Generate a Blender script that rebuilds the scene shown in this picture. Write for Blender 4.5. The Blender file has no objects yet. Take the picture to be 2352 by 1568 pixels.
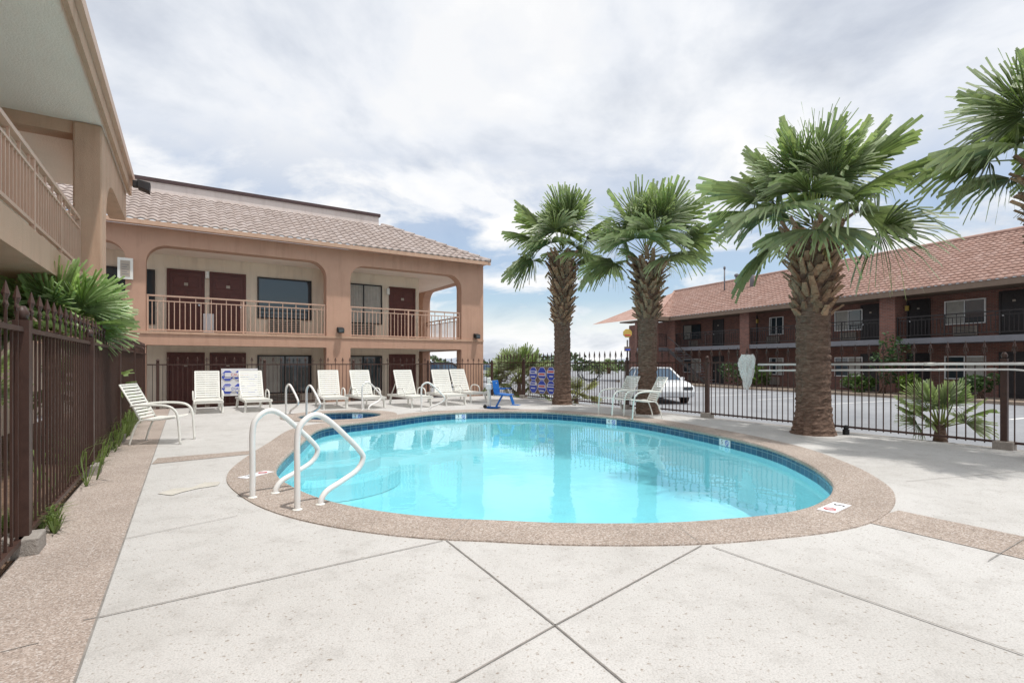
import bpy, bmesh, math, random
from mathutils import Vector, Matrix
random.seed(7)
RD=math.radians
sc=bpy.context.scene
col=sc.collection
H=1.35; FPX=1164.0; CX=1176.0; HZ=832.0
LOT=-0.25
def gp(u,v,z=0.0):
    Y=FPX*(H-z)/(v-HZ)
    return ((u-CX)/FPX*Y, Y)
# ---------------------------------------------------------------- materials
MATS={}
def _nt(name):
    m=bpy.data.materials.new(name); m.use_nodes=True
    nt=m.node_tree; b=nt.nodes['Principled BSDF']
    return m,nt,b
def N(nt,t,**kw):
    n=nt.nodes.new(t)
    for k,v in kw.items(): setattr(n,k,v)
    return n
def ramp(nt,stops):
    r=N(nt,'ShaderNodeValToRGB'); e=r.color_ramp.elements
    while len(e)<len(stops): e.new(0.5)
    for i,(p,c) in enumerate(stops):
        e[i].position=p; e[i].color=(c[0],c[1],c[2],1)
    return r
def mul(c,k): return tuple(min(1,x*k) for x in c[:3])
def noise(nt,vec,scale,detail=5,rough=.6,dist=0):
    n=N(nt,'ShaderNodeTexNoise'); n.inputs['Scale'].default_value=scale
    n.inputs['Detail'].default_value=detail; n.inputs['Roughness'].default_value=rough
    n.inputs['Distortion'].default_value=dist
    nt.links.new(vec,n.inputs['Vector']); return n
def mat(name,c,rough=.7,var=.18,scale=3,bump=0,bscale=60,metal=0,spec=.4,stops=None,stain=False):
    m,nt,b=_nt(name); L=nt.links
    tc=N(nt,'ShaderNodeTexCoord'); v=tc.outputs['Object']
    n1=noise(nt,v,scale,4,.65)
    r=ramp(nt,stops or [(.25,mul(c,1-var)),(.5,c),(.78,mul(c,1+var))])
    L.new(n1.outputs['Fac'],r.inputs['Fac']); cur=r.outputs['Color']
    if stain:   # vertical weather streaks
        mp=N(nt,'ShaderNodeMapping'); mp.inputs['Scale'].default_value=(5,5,.5); L.new(v,mp.inputs['Vector'])
        n3=noise(nt,mp.outputs[0],1,4,.65); r3=ramp(nt,[(.3,(.84,.82,.81)),(.5,(1,1,1))]); L.new(n3.outputs['Fac'],r3.inputs['Fac'])
        mx=N(nt,'ShaderNodeMixRGB',blend_type='MULTIPLY'); mx.inputs['Fac'].default_value=.75
        L.new(cur,mx.inputs['Color1']); L.new(r3.outputs['Color'],mx.inputs['Color2']); cur=mx.outputs['Color']
    L.new(cur,b.inputs['Base Color'])
    b.inputs['Roughness'].default_value=rough; b.inputs['Metallic'].default_value=metal
    b.inputs['Specular IOR Level'].default_value=spec
    if bump:
        n2=noise(nt,v,bscale,3,.6); bp=N(nt,'ShaderNodeBump'); bp.inputs['Strength'].default_value=bump
        bp.inputs['Distance'].default_value=.02
        L.new(n2.outputs['Fac'],bp.inputs['Height']); L.new(bp.outputs['Normal'],b.inputs['Normal'])
    MATS[name]=m; return m
stucco=mat('pink_stucco',(.56,.345,.25),.9,.08,1.2,.5,90,stain=True)
stucco2=mat('tan_stucco',(.58,.38,.27),.9,.08,1.2,.5,90,stain=True)
cream=mat('cream_wall',(.80,.69,.56),.9,.06,1.0,.3,80,stain=True)
soff=mat('soffit_white',(.93,.81,.72),.9,.05,.8,.6,45)
parap=mat('parapet_beige',(.68,.60,.56),.9,.08,.8,.3,60,stain=True)
capm=mat('parapet_cap',(.07,.04,.04),.6,.2,4)
railm=mat('tan_paint',(.60,.40,.30),.5,.08,4)
doorm=mat('door_brown',(.11,.034,.026),.45,.15,6)
ironm=mat('iron_brown',(.068,.036,.028),.45,.25,9,.1,120)
darkmetal=mat('dark_metal',(.03,.025,.025),.5,.2,6)
white=mat('white_vinyl',(.80,.79,.74),.4,.05,3)
whitep=mat('white_paint_tube',(.82,.81,.79),.3,.05,4)
straps=mat('white_straps',(.78,.78,.73),.45,.06,5)
chrome=mat('steel',(.6,.6,.6),.3,.1,5,metal=.9)
bluep=mat('blue_plastic',(.015,.15,.50),.35,.12,5)
black=mat('black_rubber',(.015,.015,.016),.7,.2,9)
concblk=mat('footing_concrete',(.33,.30,.27),.95,.2,6,.6,50)
soil=mat('soil',(.17,.11,.075),1,.5,8,.8,40)
gravelm=mat('tan_gravel',(.30,.24,.19),1,.35,10,.8,60)
curtain=mat('curtain',(.42,.40,.36),.9,.15,4)
white_line=mat('road_paint',(.75,.75,.73),.8,.15,3)
signblue=mat('sign_blue',(.05,.09,.50),.5,.1,6)
signred=mat('sign_red',(.62,.06,.07),.5,.1,6)
signwhite=mat('sign_white',(.78,.78,.80),.5,.04,4)
yellow=mat('sign_yellow',(.60,.43,.10),.5,.1,4)
slabgrey=mat('slab_grey',(.20,.20,.22),.8,.15,2,.3,50)
carwhite=mat('car_white',(.74,.76,.78),.2,.03,2,spec=.6)
carblack=mat('car_black',(.025,.027,.03),.2,.1,2,spec=.6)
redlamp=mat('red_lens',(.4,.02,.02),.2,.1,3)
plaster=mat('pool_plaster',(.80,.90,.92),.6,.06,1.5)
acm=mat('ac_beige',(.42,.36,.30),.6,.1,4)
hill=mat('hill_haze',(.30,.33,.38),1,.12,.01)
fasciab=mat('fascia_brown',(.19,.135,.10),.7,.15,3)
patchm=mat('patch_cement',(.57,.545,.485),.95,.12,5,.4,60)
jointm=mat('joint_dark',(.27,.25,.23),1,.35,6)
def barkmat():
    m,nt,b=_nt('palm_bark'); L=nt.links; v=N(nt,'ShaderNodeTexCoord').outputs['Object']
    mp=N(nt,'ShaderNodeMapping'); mp.inputs['Scale'].default_value=(9,9,28); L.new(v,mp.inputs['Vector'])
    n=noise(nt,mp.outputs[0],1,5,.7,.6); r=ramp(nt,[(.3,(.065,.040,.029)),(.48,(.145,.09,.064)),(.68,(.26,.175,.13))]); L.new(n.outputs['Fac'],r.inputs['Fac'])
    L.new(r.outputs[0],b.inputs['Base Color']); b.inputs['Roughness'].default_value=.95
    bp=N(nt,'ShaderNodeBump'); bp.inputs['Strength'].default_value=1; bp.inputs['Distance'].default_value=.03; L.new(n.outputs['Fac'],bp.inputs['Height']); L.new(bp.outputs['Normal'],b.inputs['Normal'])
    return m
trunkm=barkmat()
def netmat():
    m,nt,b=_nt('net_white'); L=nt.links; b.inputs['Base Color'].default_value=(.88,.88,.86,1); b.inputs['Roughness'].default_value=.9
    v=N(nt,'ShaderNodeTexCoord').outputs['Object']; n=noise(nt,v,60,2,.6); r=ramp(nt,[(.38,(.7,)*3),(.6,(1,)*3)]); L.new(n.outputs['Fac'],r.inputs['Fac'])
    tp=N(nt,'ShaderNodeBsdfTransparent'); ms=N(nt,'ShaderNodeMixShader'); L.new(r.outputs[0],ms.inputs[0]); L.new(tp.outputs[0],ms.inputs[1]); L.new(b.outputs[0],ms.inputs[2])
    L.new(ms.outputs[0],nt.nodes['Material Output'].inputs['Surface']); return m
netm=netmat()
def concrete():
    m,nt,b=_nt('deck_concrete'); L=nt.links
    v=N(nt,'ShaderNodeTexCoord').outputs['Object']
    n1=noise(nt,v,.55,6,.65,.3); r1=ramp(nt,[(.3,(.49,.475,.452)),(.5,(.56,.547,.527)),(.72,(.615,.605,.587))])
    L.new(n1.outputs['Fac'],r1.inputs['Fac'])
    n2=noise(nt,v,38,3,.6); r2=ramp(nt,[(.30,(.50,.42,.35)),(.40,(1,1,1)),(.62,(1,1,1)),(.75,(1.0,1,1))])
    L.new(n2.outputs['Fac'],r2.inputs['Fac'])
    n3=noise(nt,v,110,2,.7); r3=ramp(nt,[(.3,(.68,.68,.68)),(.55,(1,1,1)),(.8,(1,1,1))]); L.new(n3.outputs['Fac'],r3.inputs['Fac'])
    n4=noise(nt,v,4,6,.72); r4=ramp(nt,[(.28,(.80,.79,.78)),(.5,(1,1,1)),(.8,(1,1,1))]); L.new(n4.outputs['Fac'],r4.inputs['Fac'])
    cur=r1.outputs['Color']
    for q in (r2,r3,r4):
        mx=N(nt,'ShaderNodeMixRGB',blend_type='MULTIPLY'); mx.inputs['Fac'].default_value=.85
        L.new(cur,mx.inputs['Color1']); L.new(q.outputs['Color'],mx.inputs['Color2']); cur=mx.outputs['Color']
    L.new(cur,b.inputs['Base Color']); b.inputs['Roughness'].default_value=.85
    bp=N(nt,'ShaderNodeBump'); bp.inputs['Strength'].default_value=.35; bp.inputs['Distance'].default_value=.01
    L.new(n2.outputs['Fac'],bp.inputs['Height']); L.new(bp.outputs['Normal'],b.inputs['Normal'])
    return m
deckm=concrete()
def aggregate(name,base,sc_=120,ct=1.0):
    m,nt,b=_nt(name); L=nt.links
    v=N(nt,'ShaderNodeTexCoord').outputs['Object']
    vo=N(nt,'ShaderNodeTexVoronoi'); vo.inputs['Scale'].default_value=sc_; L.new(v,vo.inputs['Vector'])
    sp=N(nt,'ShaderNodeSeparateColor'); L.new(vo.outputs['Color'],sp.inputs['Color'])
    def k(x): return 1+(x-1)*ct
    r=ramp(nt,[(0,mul(base,k(.58))),(.3,mul(base,k(.86))),(.55,mul(base,k(1.03))),(.8,mul((base[0],base[1]*1.03,base[2]*1.06),k(1.22))),(1,mul((base[0],base[0]*.92,base[0]*.86),k(1.5)))])
    L.new(sp.outputs[0],r.inputs['Fac'])
    n1=noise(nt,v,1.2,5,.6); r1=ramp(nt,[(.3,(.80,.79,.78)),(.6,(1,1,1)),(.9,(1,1,1))]); L.new(n1.outputs['Fac'],r1.inputs['Fac'])
    mx=N(nt,'ShaderNodeMixRGB',blend_type='MULTIPLY'); mx.inputs['Fac'].default_value=.9
    L.new(r.outputs['Color'],mx.inputs['Color1']); L.new(r1.outputs['Color'],mx.inputs['Color2'])
    L.new(mx.outputs['Color'],b.inputs['Base Color']); b.inputs['Roughness'].default_value=.85
    bp=N(nt,'ShaderNodeBump'); bp.inputs['Strength'].default_value=.3; bp.inputs['Distance'].default_value=.004; bp.invert=True
    L.new(vo.outputs['Distance'],bp.inputs['Height']); L.new(bp.outputs['Normal'],b.inputs['Normal'])
    return m
aggm=aggregate('aggregate_coping',(.39,.318,.268),110,1.0)
aggm2=aggregate('aggregate_strip',(.41,.335,.287),130,.85)
def asphalt():
    m,nt,b=_nt('asphalt'); L=nt.links
    v=N(nt,'ShaderNodeTexCoord').outputs['Object']
    n1=noise(nt,v,.25,6,.7); r1=ramp(nt,[(.3,(.24,.25,.27)),(.55,(.32,.33,.35)),(.75,(.38,.39,.41))]); L.new(n1.outputs['Fac'],r1.inputs['Fac'])
    n2=noise(nt,v,30,3,.6); r2=ramp(nt,[(.3,(.7,.7,.7)),(.6,(1,1,1))]); L.new(n2.outputs['Fac'],r2.inputs['Fac'])
    mx=N(nt,'ShaderNodeMixRGB',blend_type='MULTIPLY'); mx.inputs['Fac'].default_value=.8
    L.new(r1.outputs['Color'],mx.inputs['Color1']); L.new(r2.outputs['Color'],mx.inputs['Color2'])
    L.new(mx.outputs['Color'],b.inputs['Base Color']); b.inputs['Roughness'].default_value=.9
    return m
asph=asphalt()
def brickmat():
    m,nt,b=_nt('red_brick'); L=nt.links
    v=N(nt,'ShaderNodeTexCoord').outputs['Object']
    sx=N(nt,'ShaderNodeSeparateXYZ'); L.new(v,sx.inputs[0])
    ad=N(nt,'ShaderNodeMath',operation='ADD'); L.new(sx.outputs[0],ad.inputs[0]); L.new(sx.outputs[1],ad.inputs[1])
    cb=N(nt,'ShaderNodeCombineXYZ'); L.new(ad.outputs[0],cb.inputs[0]); L.new(sx.outputs[2],cb.inputs[1])
    br=N(nt,'ShaderNodeTexBrick'); L.new(cb.outputs[0],br.inputs['Vector'])
    br.inputs['Color1'].default_value=(.245,.103,.075,1); br.inputs['Color2'].default_value=(.155,.07,.055,1)
    br.inputs['Mortar'].default_value=(.20,.165,.145,1); br.inputs['Scale'].default_value=1
    br.inputs['Brick Width'].default_value=.22; br.inputs['Row Height'].default_value=.075; br.inputs['Mortar Size'].default_value=.007
    L.new(br.outputs['Color'],b.inputs['Base Color']); b.inputs['Roughness'].default_value=.9
    return m
brick=brickmat()
def rooftile(name,c,c2,vs=(3.3,2.8,2.8)):
    m,nt,b=_nt(name); L=nt.links
    v=N(nt,'ShaderNodeTexCoord').outputs['Object']
    mp=N(nt,'ShaderNodeMapping'); mp.inputs['Scale'].default_value=vs; L.new(v,mp.inputs['Vector'])
    vo=N(nt,'ShaderNodeTexVoronoi'); vo.inputs['Scale'].default_value=1; L.new(mp.outputs[0],vo.inputs['Vector'])
    sp=N(nt,'ShaderNodeSeparateColor'); L.new(vo.outputs['Color'],sp.inputs['Color'])
    r=ramp(nt,[(0,mul(c,.9)),(.5,c),(1,c2)]); L.new(sp.outputs[0],r.inputs['Fac'])
    n=noise(nt,v,6,4,.6); r2=ramp(nt,[(.3,(.8,.79,.78)),(.6,(1,1,1))]); L.new(n.outputs['Fac'],r2.inputs['Fac'])
    mx=N(nt,'ShaderNodeMixRGB',blend_type='MULTIPLY'); mx.inputs['Fac'].default_value=.8
    L.new(r.outputs['Color'],mx.inputs['Color1']); L.new(r2.outputs['Color'],mx.inputs['Color2'])
    L.new(mx.outputs['Color'],b.inputs['Base Color']); b.inputs['Roughness'].default_value=.85
    return m
tilebrown=rooftile('brown_roof_tile',(.44,.365,.33),(.50,.43,.40),(4,2.8,2.8))
tilered=rooftile('red_roof_tile',(.42,.26,.21),(.48,.325,.275),(4,2.8,2.8))
def leafmat(name):
    m,nt,b=_nt(name); L=nt.links
    a=N(nt,'ShaderNodeAttribute'); a.attribute_name='Col'
    L.new(a.outputs['Color'],b.inputs['Base Color']); b.inputs['Roughness'].default_value=.42; b.inputs['Specular IOR Level'].default_value=.5
    tr=N(nt,'ShaderNodeBsdfTranslucent'); mx=N(nt,'ShaderNodeMixRGB',blend_type='MULTIPLY'); mx.inputs['Fac'].default_value=1
    mx.inputs['Color2'].default_value=(1.25,1.4,.7,1); L.new(a.outputs['Color'],mx.inputs['Color1']); L.new(mx.outputs[0],tr.inputs['Color'])
    ms=N(nt,'ShaderNodeMixShader'); ms.inputs[0].default_value=.35
    L.new(b.outputs[0],ms.inputs[1]); L.new(tr.outputs[0],ms.inputs[2]); L.new(ms.outputs[0],nt.nodes['Material Output'].inputs['Surface'])
    return m
leafm=leafmat('leaf')
def bootmat():
    m,nt,b=_nt('palm_boots'); L=nt.links
    a=N(nt,'ShaderNodeAttribute'); a.attribute_name='Col'; v=N(nt,'ShaderNodeTexCoord').outputs['Object']
    n=noise(nt,v,22,4,.7); r=ramp(nt,[(.3,(.5,.48,.46)),(.6,(1,1,1))]); L.new(n.outputs['Fac'],r.inputs['Fac'])
    mx=N(nt,'ShaderNodeMixRGB',blend_type='MULTIPLY'); mx.inputs['Fac'].default_value=1; L.new(a.outputs['Color'],mx.inputs['Color1']); L.new(r.outputs['Color'],mx.inputs['Color2'])
    L.new(mx.outputs[0],b.inputs['Base Color']); b.inputs['Roughness'].default_value=.9; return m
bootm=bootmat()
def watermat(name,tint,dist=.012):
    m=bpy.data.materials.new(name); m.use_nodes=True; nt=m.node_tree; L=nt.links
    nt.nodes.remove(nt.nodes['Principled BSDF'])
    v=N(nt,'ShaderNodeTexCoord').outputs['Object']
    n1=noise(nt,v,2.0,2,.5,.4); n2=noise(nt,v,8,2,.5)
    ad=N(nt,'ShaderNodeMath',operation='MULTIPLY_ADD'); L.new(n2.outputs['Fac'],ad.inputs[0]); ad.inputs[1].default_value=.25; L.new(n1.outputs['Fac'],ad.inputs[2])
    bp=N(nt,'ShaderNodeBump'); bp.inputs['Strength'].default_value=.075; bp.inputs['Distance'].default_value=dist*4
    L.new(ad.outputs[0],bp.inputs['Height'])
    fr=N(nt,'ShaderNodeFresnel'); fr.inputs['IOR'].default_value=1.45; L.new(bp.outputs['Normal'],fr.inputs['Normal'])
    gl=N(nt,'ShaderNodeBsdfGlossy'); gl.inputs['Roughness'].default_value=.02; L.new(bp.outputs['Normal'],gl.inputs['Normal'])
    gl.inputs['Color'].default_value=(.9,.96,1,1)
    tp=N(nt,'ShaderNodeBsdfTransparent'); tp.inputs['Color'].default_value=(*tint,1)
    ms=N(nt,'ShaderNodeMixShader'); L.new(fr.outputs[0],ms.inputs[0]); L.new(tp.outputs[0],ms.inputs[1]); L.new(gl.outputs[0],ms.inputs[2])
    L.new(ms.outputs[0],nt.nodes['Material Output'].inputs['Surface'])
    return m
waterm=watermat('pool_water',(.50,.835,.88))
def pooltile():
    m,nt,b=_nt('blue_pool_tile'); L=nt.links
    v=N(nt,'ShaderNodeUVMap').outputs['UV']
    br=N(nt,'ShaderNodeTexBrick'); br.offset=0; L.new(v,br.inputs['Vector'])
    br.inputs['Color1'].default_value=(.012,.05,.12,1); br.inputs['Color2'].default_value=(.025,.10,.20,1); br.inputs['Mortar'].default_value=(.16,.24,.30,1)
    br.inputs['Scale'].default_value=1; br.inputs['Brick Width'].default_value=.15; br.inputs['Row Height'].default_value=.1; br.inputs['Mortar Size'].default_value=.006
    L.new(br.outputs['Color'],b.inputs['Base Color']); b.inputs['Roughness'].default_value=.15
    return m
ptile=pooltile()
def glassmat(name,c):
    m,nt,b=_nt(name); b.inputs['Base Color'].default_value=(*c,1); b.inputs['Roughness'].default_value=.04; b.inputs['Specular IOR Level'].default_value=.9
    v=N(nt,'ShaderNodeTexCoord').outputs['Object']; n=noise(nt,v,1.5,2,.5); bp=N(nt,'ShaderNodeBump'); bp.inputs['Strength'].default_value=.03
    nt.links.new(n.outputs['Fac'],bp.inputs['Height']); nt.links.new(bp.outputs['Normal'],b.inputs['Normal'])
    return m
glass=glassmat('dark_glass',(.035,.05,.06))
carglass=glassmat('car_glass',(.03,.07,.12))
# ---------------------------------------------------------------- mesh builder
class MB:
    def __init__(s): s.v=[]; s.f=[]; s.sm=[]; s.c=[]; s.cur=None
    def vt(s,p):
        s.v.append((p[0],p[1],p[2])); s.c.append(s.cur or (1,1,1)); return len(s.v)-1
    def face(s,pts,smooth=False):
        s.f.append([s.vt(p) for p in pts]); s.sm.append(smooth)
    def idx(s,ids,smooth=False): s.f.append(list(ids)); s.sm.append(smooth)
    def box(s,x0,x1,y0,y1,z0,z1):
        b=[s.vt((x,y,z)) for z in (z0,z1) for x,y in ((x0,y0),(x1,y0),(x1,y1),(x0,y1))]
        for q in ((3,2,1,0),(4,5,6,7),(0,1,5,4),(1,2,6,5),(2,3,7,6),(3,0,4,7)): s.idx([b[i] for i in q])
        return s
    def bar(s,p,q,w,h,up=(0,0,1)):
        p=Vector(p); q=Vector(q); d=(q-p).normalized(); up=Vector(up)
        if abs(d.dot(up))>.98: up=Vector((1,0,0))
        sd=d.cross(up).normalized(); u2=sd.cross(d).normalized()
        b=[]
        for o in (p,q):
            for a,c in ((-1,-1),(1,-1),(1,1),(-1,1)): b.append(s.vt(o+sd*a*w/2+u2*c*h/2))
        for k in ((3,2,1,0),(4,5,6,7),(0,1,5,4),(1,2,6,5),(2,3,7,6),(3,0,4,7)): s.idx([b[i] for i in k])
        return s
    def tube(s,pts,r,n=8):
        pts=[Vector(p) for p in pts]; rs=r if isinstance(r,(list,tuple)) else [r]*len(pts)
        rings=[]; ref=None
        for i,p in enumerate(pts):
            d=(pts[min(i+1,len(pts)-1)]-pts[max(i-1,0)]).normalized()
            if ref is None:
                ref=d.cross(Vector((0,0,1)))
                if ref.length<.05: ref=d.cross(Vector((1,0,0)))
            ref=(ref-d*ref.dot(d)).normalized(); b2=d.cross(ref)
            rings.append([s.vt(p+(ref*math.cos(2*math.pi*k/n)+b2*math.sin(2*math.pi*k/n))*rs[i]) for k in range(n)])
        for a,b in zip(rings,rings[1:]):
            for k in range(n): s.idx((a[k],a[(k+1)%n],b[(k+1)%n],b[k]),True)
        s.idx(rings[0][::-1]); s.idx(rings[-1]); return s
    def lathe(s,prof,n=16,c=(0,0,0),smooth=True,caps=True):
        rings=[[s.vt((c[0]+r*math.cos(2*math.pi*k/n),c[1]+r*math.sin(2*math.pi*k/n),c[2]+z)) for k in range(n)] for r,z in prof]
        for a,b in zip(rings,rings[1:]):
            for k in range(n): s.idx((a[k],a[(k+1)%n],b[(k+1)%n],b[k]),smooth)
        if caps: s.idx(rings[0][::-1]); s.idx(rings[-1])
        return s
    def cyl(s,p,q,r,n=14): return s.tube([p,q],r,n)
    def prism(s,pts,fn,y0,y1):
        a=[s.vt(fn(p[0],p[1],y0)) for p in pts]; b=[s.vt(fn(p[0],p[1],y1)) for p in pts]; n=len(pts)
        s.idx(a[::-1]); s.idx(b)
        for i in range(n): s.idx((a[i],a[(i+1)%n],b[(i+1)%n],b[i]))
        return s
    def text(s,txt,size,fn):
        cu=bpy.data.curves.new('t','FONT'); cu.body=txt; cu.size=size; cu.align_x='CENTER'; cu.align_y='CENTER'; cu.resolution_u=2
        o=bpy.data.objects.new('t',cu); col.objects.link(o)
        bpy.context.view_layer.update()
        me=bpy.data.meshes.new_from_object(o.evaluated_get(bpy.context.evaluated_depsgraph_get()))
        base=[s.vt(fn(v.co.x,v.co.y)) for v in me.vertices]
        for p in me.polygons: s.idx([base[i] for i in p.vertices])
        bpy.data.objects.remove(o); bpy.data.curves.remove(cu); bpy.data.meshes.remove(me)
        return s
    def plate(s,outer,holes,fn,y0,y1=None):
        bm=bmesh.new(); loops=[outer]+list(holes); rr=[]
        for y in ([y0] if y1 is None else [y0,y1]):
            es=[]; rings=[]
            for Lp in loops:
                vs=[bm.verts.new(fn(a,b,y)) for a,b in Lp]; rings.append(vs)
                es+=[bm.edges.new((vs[i],vs[(i+1)%len(vs)])) for i in range(len(vs))]
            bmesh.ops.triangle_fill(bm,edges=es,use_beauty=True); rr.append(rings)
        if y1 is not None:
            for r0,r1 in zip(*rr):
                n=len(r0)
                for i in range(n): bm.faces.new((r0[i],r0[(i+1)%n],r1[(i+1)%n],r1[i]))
            bmesh.ops.recalc_face_normals(bm,faces=bm.faces[:])
        bm.verts.index_update(); o=len(s.v)
        for v in bm.verts: s.vt(v.co)
        for f in bm.faces: s.idx([o+v.index for v in f.verts])
        bm.free(); return s
    def build(s,name,m,parent=None,bevel=0,colattr=False,loc=None):
        me=bpy.data.meshes.new(name); me.from_pydata(s.v,[],s.f)
        me.polygons.foreach_set('use_smooth',s.sm)
        if colattr:
            a=me.color_attributes.new('Col','FLOAT_COLOR','POINT')
            a.data.foreach_set('color',[x for c in s.c for x in (c[0],c[1],c[2],1)])
        me.materials.append(m); me.update()
        o=bpy.data.objects.new(name,me); col.objects.link(o)
        if parent: o.parent=parent
        if loc: o.location=loc
        if bevel:
            b=o.modifiers.new('Bevel','BEVEL'); b.width=bevel; b.segments=2; b.limit_method='ANGLE'
        return o
def XZ(a,b,y): return (a,y,b)
def YZ(a,b,x): return (x,a,b)
def XY(a,b,z): return (a,b,z)
def tag(o,label=None,cat=None,group=None,kind=None):
    if label: o['label']=label
    if cat: o['category']=cat
    if group: o['group']=group
    if kind: o['kind']=kind
    return o
def empty(name,label,cat,loc=(0,0,0),rz=0,group=None):
    o=bpy.data.objects.new(name,None); col.objects.link(o); o.location=loc; o.rotation_euler=(0,0,rz); o.empty_display_size=.2
    return tag(o,label,cat,group)
def struct(o): o['kind']='structure'; return o
def dup(root,loc,rz,label,group=None,scale=None):
    def rec(o,par):
        c=o.copy(); col.objects.link(c)
        if par: c.parent=par
        for ch in list(o.children): rec(ch,c)
        return c
    r=rec(root,None); r.location=loc; r.rotation_euler=(0,0,rz); r['label']=label
    if group: r['group']=group
    if scale: r.scale=(scale,)*3
    return r
class Fr:
    def __init__(s,ox,oy,e):
        l=math.hypot(*e); s.o=(ox,oy); s.e=(e[0]/l,e[1]/l); s.n=(-s.e[1],s.e[0]); s.a=math.atan2(s.e[1],s.e[0])
    def w(s,x,y=0): return (s.o[0]+x*s.e[0]+y*s.n[0], s.o[1]+x*s.e[1]+y*s.n[1])
    def at(s,u,v=832,y=0):
        k=(u-CX)/FPX; px=s.o[0]+y*s.n[0]; py=s.o[1]+y*s.n[1]
        x=-(px-k*py)/(s.e[0]-k*s.e[1]); Y=py+x*s.e[1]
        return x, H-(v-HZ)/FPX*Y
    def x(s,u,y=0): return s.at(u,832,y)[0]
    def root(s,name,label,cat,group=None): return empty(name,label,cat,(s.o[0],s.o[1],0),s.a,group)
def spline(P,closed=False,n=8):
    out=[]; m=len(P)
    rng=range(m) if closed else range(m-1)
    for i in rng:
        p=[Vector(P[(i+k)%m]) if closed else Vector(P[min(max(i+k,0),m-1)]) for k in (-1,0,1,2)]
        for j in range(n):
            t=j/n
            out.append(.5*((2*p[1])+(p[2]-p[0])*t+(2*p[0]-5*p[1]+4*p[2]-p[3])*t*t+(3*p[1]-p[0]-3*p[2]+p[3])*t**3))
    if not closed: out.append(Vector(P[-1]))
    return out
def offset(Lp,d):  # clockwise loops: positive = outward
    n=len(Lp); o=[]
    for i in range(n):
        t=(Lp[(i+1)%n]-Lp[i-1]).normalized(); o.append(Lp[i]+Vector((-t.y,t.x))*d)
    return o
def ropen(a0,a1,b0,b1,r,n=8):
    p=[(a0,b0),(a1,b0)]
    for k in range(n+1):
        q=k/n*math.pi/2; p.append((a1-r+r*math.cos(q),b1-r+r*math.sin(q)))
    for k in range(n+1):
        q=math.pi/2+k/n*math.pi/2; p.append((a0+r+r*math.cos(q),b1-r+r*math.sin(q)))
    return p
# ---------------------------------------------------------------- frames
dL=(-.5406,.8413)
LF=Fr(-3.19,3.15,dL)                 # left fence
BF=Fr(-10.5,14.5,(.8413,.5405))      # back fence
RF=Fr(6.37,9.94,dL)                  # right fence
MN=Fr(-10.99,15.3,(.8413,.5405))     # main building
RB=Fr(20.8,20.8,(-.412,.911))        # brick building
XC=11.73                              # back fence corner
SR=(BF.w(XC)[0]-RF.o[0])/RF.e[0]
# ---------------------------------------------------------------- pool loops
px=[(630,1090),(640,1060),(690,1015),(730,985)]
PP=[gp(u,v) for u,v in px]+[(-3.66,11.15),(-2.95,12.05),(-2.55,12.75),(-1.95,13.5),(-.91,13.95),(.4,14.0),(1.44,13.5),(2.84,12.08),(3.67,10.07),(4.08,8.27)]
PP+=[gp(u,v) for u,v in [(1850,1060),(1910,1100),(1918,1130),(1880,1160),(1800,1180),(1650,1195),(1500,1203),(1300,1203),(1150,1197),(1000,1190),(850,1172),(740,1148),(670,1120)]]
pool=[v for v in spline([Vector(p) for p in PP],True,7)]
SP=(-4.35,12.85); SPR=1.02
spa=[Vector((SP[0]+SPR*math.cos(-2*math.pi*k/48),SP[1]+SPR*math.sin(-2*math.pi*k/48))) for k in range(48)]
# deck
dk=[LF.w(-8),LF.w(13.45),BF.w(XC),RF.w(-15)]
deck=struct(MB().plate(dk,[[tuple(p) for p in offset(pool,.1)],[tuple(p) for p in offset(spa,.1)]],XY,0.0).build('deck',deckm))
m=MB()
for i in range(4):
    a=dk[i]; b=dk[(i+1)%4]; m.face([(a[0],a[1],0),(b[0],b[1],0),(b[0],b[1],LOT-.1),(a[0],a[1],LOT-.1)])
struct(m.build('deck_edge',concblk))
G=2500
struct(MB().plate([(-G,-200),(G,-200),(G,G),(-G,G)],[dk],XY,LOT).build('ground',asph))
# sub-surfaces on deck
m=MB(); m.face([(*LF.w(-8,-.0),.005),(*LF.w(13.4,0),.005),(*LF.w(13.4,-.58),.005),(*LF.w(-8,-.58),.005)])
struct(m.build('aggregate_path',aggm2))
m=MB(); d0=(.5406,-.8413)
a,b=(3.52,4.62),(2.98,4.30)
m.face([(a[0],a[1],.004),(a[0]+8*d0[0],a[1]+8*d0[1],.004),(b[0]+8*d0[0],b[1]+8*d0[1],.004),(b[0],b[1],.004)])
q=[gp(348,1066),gp(585,1042),gp(600,1033),gp(362,1052)]
m.face([(p[0],p[1],.0045) for p in q])
struct(m.build('aggregate_band',aggm))
m=MB()
def jline(p,q,z=.0075,w=.013):
    p=Vector((*p,0)); q=Vector((*q,0)); d=(q-p).normalized(); s_=Vector((-d.y,d.x,0))*w/2
    n=6
    for i in range(n):
        a=p.lerp(q,i/n); b=p.lerp(q,(i+1)/n)
        m.face([(a-s_)+Vector((0,0,z)),(b-s_)+Vector((0,0,z)),(b+s_)+Vector((0,0,z)),(a+s_)+Vector((0,0,z))])
for u0,v0,u1,v1 in ((1025,1241,1275,1437),(1275,1437,1432,1568),(1612,1253,1275,1437),(1275,1437,1045,1568),(192,1426,1018,1242),(1636,1256,2352,1506)):
    jline(gp(u0,v0),gp(u1,v1),.0075,.009)
for u0,v0,u1,v1 in ((275,1240,545,1185),(2080,1106,2352,1082),(90,1478,0,1500)):
    jline(gp(u0,v0),gp(u1,v1),.0078,.006)
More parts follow.
